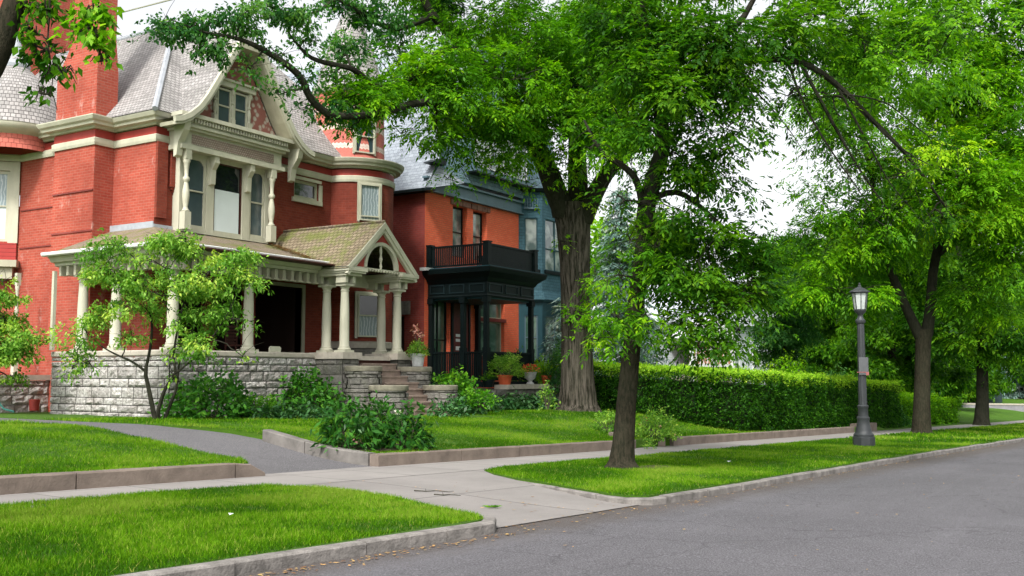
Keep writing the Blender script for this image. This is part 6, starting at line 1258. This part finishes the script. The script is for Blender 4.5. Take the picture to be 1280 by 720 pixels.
# ================================================================== HEDGES
def hedge(label, segs, topf, basef, seed, leaf, topleaf, L=.088, cover=2.6, rough=.13, name='hedge'):
    """segs: list of (s0,s1,n0,n1) footprints"""
    g = np.random.default_rng(seed); s_, n_ = segs[0][0], segs[0][2]; root = thing(name, P3(s_, n_, basef(s_, n_)), label, 'hedge')
    C = []; A = []; CT = []; AT = []; mb = MB()
    for s0, s1, n0, n1 in segs:
        k = 10
        for i in range(k):
            a = s0 + .35 + (s1 - s0 - .7) * i / k; b = s0 + .35 + (s1 - s0 - .7) * (i + 1) / k; q0, q1 = n0 + .35, n1 - .35
            pts = [P3(a, q0, basef(a, q0) + .25), P3(b, q0, basef(b, q0) + .25), P3(b, q1, basef(b, q1) + .25), P3(a, q1, basef(a, q1) + .25), P3(a, q0, topf(a, q0) - .38), P3(b, q0, topf(b, q0) - .38), P3(b, q1, topf(b, q1) - .38), P3(a, q1, topf(a, q1) - .38)]; mb.hexa(pts)
        H = topf(s0, n0) - basef(s0, n0)
        def emit(area, fn, lst, al, nrm, cv=cover):
            N = int(area * cv / (L * L * .6 * .5 * 3)); u, v = g.random(N), g.random(N); P = fn(u, v); sc1 = np.array([noise.noise(Vector(p) * 1.3) + .6 * noise.noise(Vector(p) * 4.) for p in P]); off = rough * 1.6 * sc1 - np.abs(g.normal(0, .07, N)); keep = g.random(N) < .95 + .5 * sc1
            P = P + np.array(nrm) * off[:, None]; lst.append(P[keep]); al.append(np.tile(nrm, (keep.sum(), 1)) + g.normal(0, .6, (keep.sum(), 3)))
        def W3(s, n, z): return np.stack([s * SV[0] + n * NV[0], s * SV[1] + n * NV[1], z], 1)
        tf = np.vectorize(topf); bf = np.vectorize(basef)
        nS = np.array([-NV[0], -NV[1], 0]); nW = np.array([-SV[0], -SV[1], 0])
        emit((s1 - s0) * H, lambda u, v: W3(s0 + u * (s1 - s0), n0 + 0 * u, bf(s0 + u * (s1 - s0), n0 + 0 * u) * (1 - v) + tf(s0 + u * (s1 - s0), n0 + 0 * u) * v), C, A, nS)
        emit((n1 - n0) * H, lambda u, v: W3(s0 + 0 * u, n0 + u * (n1 - n0), bf(s0 + 0 * u, n0 + u * (n1 - n0)) * (1 - v) + tf(s0 + 0 * u, n0 + u * (n1 - n0)) * v), C, A, nW)
        emit((n1 - n0) * H, lambda u, v: W3(s1 + 0 * u, n0 + u * (n1 - n0), bf(s1 + 0 * u, n0 + u * (n1 - n0)) * (1 - v) + tf(s1 + 0 * u, n0 + u * (n1 - n0)) * v), C, A, -nW, 1.5)
        emit((s1 - s0) * H, lambda u, v: W3(s0 + u * (s1 - s0), n1 + 0 * u, bf(s0 + u * (s1 - s0), n1 + 0 * u) * (1 - v) + tf(s0 + u * (s1 - s0), n1 + 0 * u) * v), C, A, -nS, 1.)
        emit((s1 - s0) * (n1 - n0), lambda u, v: W3(s0 + u * (s1 - s0), n0 + v * (n1 - n0), tf(s0 + u * (s1 - s0), n0 + v * (n1 - n0)) + .02), CT, AT, np.array([0, 0, 1.]), cover * 1.3)
    for s0, s1, n0, n1 in segs:
        emit((s1 - s0) * .3, lambda u, v: W3(s0 + u * (s1 - s0), n0 + 0 * u, tf(s0 + u * (s1 - s0), n0 + 0 * u) - .3 * v ** 1.5), CT, AT, nS * .5, cover * .8)
        emit((n1 - n0) * .3, lambda u, v: W3(s0 + 0 * u, n0 + u * (n1 - n0), tf(s0 + 0 * u, n0 + u * (n1 - n0)) - .3 * v ** 1.5), CT, AT, nW * .5, cover * .8)
    for s0, s1, n0, n1 in segs:
        k = int((s1 - s0) * (n1 - n0) * 22); a = g.uniform(s0, s1, k); b = g.uniform(n0 - .05, n1, k); h_ = np.abs(g.normal(0, .07, k))
        for q in (.3, .65, 1.): CT.append(W3(a, b, tf(a, b) + h_ * q)); AT.append(np.tile([0, 0, 1.], (k, 1)) + g.normal(0, .3, (k, 3)))
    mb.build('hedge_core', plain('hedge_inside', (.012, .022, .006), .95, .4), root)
    C = np.concatenate(C); A = np.concatenate(A); V, Tt = sprays(g, C, A, 'whorl', 3, L, L * .6, .05, np.full(len(C), .4)); np_mesh('foliage', V, 4, Tt, M[leaf], root)
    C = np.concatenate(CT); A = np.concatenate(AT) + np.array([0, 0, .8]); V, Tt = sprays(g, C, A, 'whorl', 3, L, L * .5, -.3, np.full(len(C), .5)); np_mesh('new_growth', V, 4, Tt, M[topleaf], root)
    r = random.Random(seed); mb = MB()
    for i in range(60):
        s0, s1, n0, n1 = r.choice(segs); s = r.uniform(s0, s1); n = n0 + r.uniform(.1, .4); p = Vector(P3(s, n, basef(s, n) - .02)); mb.tube([p, p + Vector((r.gauss(0, .08), r.gauss(0, .08), .5)), p + Vector((r.gauss(0, .15), r.gauss(0, .15), 1.0))], [.015, .012, .006], 4)
    mb.build('stems', M['bark_dark'], root); return root
hb = lambda s, n: lawn(s, n) - .05
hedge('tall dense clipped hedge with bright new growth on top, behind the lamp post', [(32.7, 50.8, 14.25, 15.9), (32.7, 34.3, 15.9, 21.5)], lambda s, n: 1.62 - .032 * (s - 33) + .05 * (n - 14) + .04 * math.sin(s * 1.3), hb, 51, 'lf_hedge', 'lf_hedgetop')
hedge('lower looser pale hedge beyond the forked street tree', [(52, 62.5, 14.4, 16.4)], lambda s, n: B(s) + .15 + 1.35 + .1 * math.sin(s * .9) + .06 * math.sin(s * 2.3), lambda s, n: B(s) + .15, 52, 'lf_elm', 'lf_bright', L=.13, cover=2.2, rough=.2)

# ================================================================== SHRUBS, BEDS, POTS
def shrub(name, label, x, y, rx, rz, leaf, L, W, seed, cover=3.0, z=None, group=None, cat='shrub', mode='whorl', nl=4, lift=.5, stems=True, ry=None, parent=None, droop=.3, clump=None):
    z = gz(x, y) if z is None else z; g = np.random.default_rng(seed); ry = ry or rx
    root = parent or thing(name, (x, y, z), label, cat, group)
    n = int(cover * PI * rx * rz * 1.3 / (nl * L * W * .5)); d = unit(g.normal(0, 1, (n, 3))); d[:, 2] = np.abs(d[:, 2]) * 1.0 - .15 * g.random(n); r = .55 + .45 * g.random(n) ** .6
    sc1 = np.array([noise.noise(Vector(q) * 2.6 + Vector((seed, 0, 0))) for q in d]); r = r * (1 + .38 * sc1); P = np.array([x, y, z]) + d * r[:, None] * np.array([rx, ry, rz]) + np.array([0, 0, .04])
    P[:, 2] = np.maximum(P[:, 2], z + .03); A = d + np.array([0, 0, lift]) + g.normal(0, .3, P.shape); V, T_ = sprays(g, P, A, mode, nl, L, W, droop, .45 + .4 * sc1 + g.normal(0, .1, n)); np_mesh('foliage', V, 4, T_, M[leaf], root)
    if stems:
        mb = MB(); r_ = random.Random(seed)
        for i in range(14):
            a = r_.uniform(0, 6.28); q = r_.uniform(.3, .9); p = Vector((x + .15 * rx * math.cos(a), y + .15 * ry * math.sin(a), z - .03)); e = Vector((x + q * rx * math.cos(a), y + q * ry * math.sin(a), z + rz * r_.uniform(.5, .85))); mb.tube([p, p.lerp(e, .5) + Vector((0, 0, .12 * rz)), e], [.014, .01, .004], 4)
        mb.build('stems', M['bark_sm'], root)
    return root
def flowers(root, x, y, z, rx, rz, mat, n, size, seed, name='flowers'):
    g = np.random.default_rng(seed); d = unit(g.normal(0, 1, (n, 3))); d[:, 2] = np.abs(d[:, 2]) * .9 + .1; P = np.array([x, y, z]) + d * np.array([rx, rx, rz]) * 1.02; V, T_ = sprays(g, P, d + g.normal(0, .3, d.shape), 'whorl', 6, size, size * .8, 0); np_mesh(name, V, 4, T_, M[mat], root)
def pxg(u, v, D):
    p = at(u, v, D); return p.x, p.y
def pxl(u, v, D=0):
    t = 8.
    while t < 90:
        p = at(u, v, t)
        if p.z <= gz(p.x, p.y): return p.x, p.y
        t += .02
    return p.x, p.y
# peonies at the driveway corner
x, y = pxl(438, 560, 20.0); o = shrub('peony_bush', 'dark glossy leafy bush at the driveway corner, left one of the touching pair', x, y, .62, 1.02, 'lf_peony', .19, .075, 61, 2.7, group='peony bushes at the driveway corner', lift=.2, droop=.6); flowers(o, x, y, gz(x, y), .4, .95, 'petal_p', 2, .1, 5)
x, y = pxl(508, 562, 19.6); o = shrub('peony_bush', 'dark glossy leafy bush at the driveway corner, right one of the touching pair', x, y, .52, .95, 'lf_peony', .19, .075, 62, 2.7, group='peony bushes at the driveway corner', lift=.2, droop=.6); flowers(o, x, y, gz(x, y), .45, .9, 'petal_w', 3, .06, 6)
x, y = pxl(470, 545, 20.8); shrub('peony_bush', 'low leafy bush filling the gap behind the pair at the driveway corner', x, y, .5, .9, 'lf_peony', .17, .07, 63, 2.4, group='peony bushes at the driveway corner', lift=.2, droop=.6)
# foundation planting
x, y = pxl(262, 524, 26.0); shrub('hydrangea_bush', 'large broad-leaved dark bush against the stone porch right of the small tree', x, y, 1.18, 1.15, 'lf_shrub', .17, .1, 64, 3.2)
x, y = pxl(385, 520, 27.0); shrub('hydrangea_bush', 'tall broad-leaved bush against the stone porch near the steps', x, y, 1.0, 1.35, 'lf_shrub', .17, .1, 65, 3.2)
x, y = pxl(325, 522, 26.4); shrub('spirea_bush', 'bright yellow-green fine bush between the two broad-leaved bushes', x, y, .7, .62, 'lf_lime', .08, .04, 66, 2.6)
x, y = pxl(425, 510, 26.0); shrub('spirea_bush', 'bright green bush at the foot of the left wing wall', x, y, .75, .95, 'lf_orn', .1, .05, 67, 2.8)
i = 0
for u, v, D, lb in ((300, 524, 25.6, 'first'), (327, 524.5, 25.6, 'second'), (352, 524.5, 25.6, 'third'), (376, 524.5, 25.7, 'fourth'), (400, 524, 25.8, 'fifth')):
    x, y = pxl(u, v, D); shrub('hosta', f'{lb} hosta from the left in the row before the stone porch', x, y, .42, .34, 'lf_hosta', .16, .085, 70 + i, 2.6, group='hostas in front of the stone porch', cat='hosta', stems=False, droop=.7); i += 1
for u, v, D, lb in ((562, 521, 28.0, 'nearest the bottom step'), (585, 518.5, 28.6, 'second from the bottom step'), (606, 515.5, 29.2, 'right end, below the vine')):
    x, y = pxl(u, v); shrub('hosta', f'hosta mound right of the wing walls, {lb}', x, y, .58, .52, 'lf_hosta', .17, .09, 80 + i, 2.6, group='hostas by the front steps', cat='hosta', stems=False, droop=.7); i += 1
for u, v, D, lb in ((632, 513, 33.5, 'leftmost'), (650, 512.5, 33.6, 'middle'), (668, 512.5, 33.8, 'third from left'), (684, 513, 34, 'nearest the elm')):
    x, y = pxl(u, v); shrub('hosta', f'{lb} hosta before the low stone wall', x, y, .62, .55, 'lf_hosta', .17, .09, 90 + i, 2.8, group='hostas before the low stone wall', cat='hosta', stems=False, droop=.7); i += 1
x, y = pxg(568, 505, 33.5); shrub('vine_bush', 'sprawling bright green leafy bush beside the wing walls under the dark porch', x, y, .95, 1.1, 'lf_lime', .16, .1, 101, 3.0, z=at(570, 505, 33.5).z, ry=.8)
x, y = pxg(600, 508, 32); shrub('vine_bush', 'lower trailing part of green bush at the corner of the low stone wall', x, y, .5, .55, 'lf_lime', .14, .08, 102, 2.2, z=at(600, 508, 32).z)
x, y = pxg(684, 508, 35); shrub('climbing_plant', 'thin climbing plant with yellowing leaves on the low wall below the spiky pot', x, y, .26, .8, 'lf_orn', .11, .05, 103, 1.0, z=at(684, 510, 35).z)
x, y = pxg(648, 478, 43); shrub('standard_shrub', 'pale leafed small shrub behind the fern pot', x, y, .4, 1.5, 'lf_blue', .1, .06, 104, 1.8, z=1.1)
x, y = pxg(702, 480, 43); shrub('garden_shrub', 'light silvery shrub between the teal bay and the elm trunk', x, y, .8, 1.9, 'lf_blue', .12, .05, 105, 2.4, z=.9)
x, y = pxg(672, 450, 43.5); shrub('garden_shrub', 'pale shrub against the lower teal bay left of the elm', x, y, .5, 1.3, 'lf_bright', .1, .05, 106, 1.8, z=1.0)
# rose bush in the edging gap, either side of the slim tree
x, y = pxl(820, 548, 23.8); o = shrub('rose_bush', 'spreading light green rose bush in the edging gap right of the slim street tree', x, y, .62, .78, 'lf_orn', .09, .04, 107, 2.2, lift=.9); flowers(o, x, y, gz(x, y), .35, .72, 'petal_r', 1, .06, 7); flowers(o, x, y, gz(x, y), .6, .6, 'petal_p', 5, .035, 8)
x, y = pxl(760, 540, 25.5); shrub('rose_bush', 'small rose bush partly hidden left of the slim street tree', x, y, .48, .6, 'lf_orn', .09, .04, 108, 1.8, lift=.9)
x, y = pxl(812, 561, 23.4); shrub('weed_tuft', 'small green weed growing at the broken edging gap', x, y, .14, .22, 'lf_orn', .09, .03, 109, 1.6, z=B(24) + .15, cat='weed', stems=False)
x, y = pxg(985, 470, 41); shrub('garden_shrub', 'yellow-green bushy shrub peeking above the hedge left of the lamp post', x, y, 1.0, 2.3, 'lf_bright', .12, .06, 110, 2.2, z=.0)
x, y = pxg(800, 470, 44); shrub('garden_shrub', 'pale bluish conifer shrub above the hedge behind the slim street tree', x, y, 1.1, 2.6, 'lf_spruce', .16, .05, 111, 2.4, z=.1)
x, y = pxg(1045, 480, 56); shrub('garden_shrub', 'white-flecked pale shrub behind the hedge at the lamp post', x, y, 1.2, 2.3, 'lf_blue', .16, .08, 112, 2.2, z=-.4)
x, y = pxg(1112, 522, 50.5); shrub('garden_shrub', 'pale leafy bush at the right end of the tall hedge', x, y, 1.0, 1.3, 'lf_blue', .13, .07, 113, 2.6, z=B(49) + .15)
# pots
def pot(name, label, x, y, z, r_, h, mat, urn=False, group='potted plants on the low wall'):
    t_ = thing(name, (x, y, z), label, 'potted plant', group); mb = MB()
    pr = [(0, z), (r_ * .72, z), (r_ * .95, z + h * .82), (r_ * 1.06, z + h * .83), (r_ * 1.08, z + h), (r_ * .95, z + h), (r_ * .9, z + h * .85), (0, z + h * .85)]
    if urn: pr = [(0, z), (r_ * .6, z), (r_ * .6, z + h * .08), (r_ * .3, z + h * .2), (r_ * .35, z + h * .3), (r_ * .8, z + h * .5), (r_ * .95, z + h * .85), (r_ * 1.1, z + h), (r_ * .9, z + h), (0, z + h * .9)]
    mb.lathe(x, y, pr, 20); mb.build('pot', M[mat], t_, smooth=True); return t_
t_ = pot('potted_plant', 'feathery green fern in a terracotta pot on the low stone wall', 34.3, 21.6, 1.2, .30, .38, 'terracotta'); shrub('', '', 34.3, 21.6, .7, .8, 'lf_orn', .12, .03, 121, 2.4, z=1.5, parent=t_, lift=.6, mode='pin', nl=7)
p = at(662, 477, 36.5); t_ = pot('potted_plant', 'red geraniums in a pale grey urn on the low stone wall', 36.25, 21.6, 1.2, .27, .5, 'greyurn', True); shrub('', '', 36.25, 21.6, .36, .28, 'lf_orn', .08, .06, 122, 2.2, z=1.66, parent=t_, stems=False); flowers(t_, 36.25, 21.6, 1.66, .36, .34, 'petal_r', 60, .06, 9)
t_ = pot('potted_plant', 'spiky pale green plant in a terracotta pot on the low stone wall', 37.6, 21.6, 1.2, .22, .36, 'terracotta')
g_ = np.random.default_rng(5); n = 70; a = g_.uniform(0, 6.28, n); el = g_.uniform(.4, 1.5, n); C_ = np.tile([37.6, 21.6, 1.55], (n, 1)) + g_.normal(0, .03, (n, 3)); A_ = np.stack([np.cos(a) * np.cos(el), np.sin(a) * np.cos(el), np.sin(el)], 1); V, T_ = sprays(g_, C_, A_, 'pin', 1, .75, .05, .1, np.full(n, .7)); np_mesh('foliage', V, 4, T_, M['lf_bright'], t_)
t_ = pot('potted_plant', 'pale tapered pot with green foliage and a tall pink flower on the right wing wall', 27.1, 20.45, 1.86, .24, .42, 'greyurn', group='pots'); shrub('', '', 27.1, 20.45, .34, .42, 'lf_orn', .1, .04, 123, 2.6, z=2.24, parent=t_, stems=False)
mb = MB(); 
for k in range(5): a = k * 1.3; mb.tube([(27.1, 20.45, 2.3), (27.1 + .08 * math.cos(a), 20.45 + .08 * math.sin(a), 2.75), (27.1 + .22 * math.cos(a), 20.45 + .22 * math.sin(a), 3.05)], [.012, .009, .004], 4)
mb.build('stems', M['bark_sm'], t_); flowers(t_, 27.05, 20.45, 2.75, .18, .42, 'petal_p', 9, .10, 10)
t_ = pot('potted_plant', 'small dark pot with a low plant at the porch edge left of the fern', 33.25, 21.7, 1.1, .24, .3, 'dark_teal'); shrub('', '', 33.25, 21.7, .26, .22, 'lf_dark', .1, .05, 124, 2, z=1.38, parent=t_, stems=False)
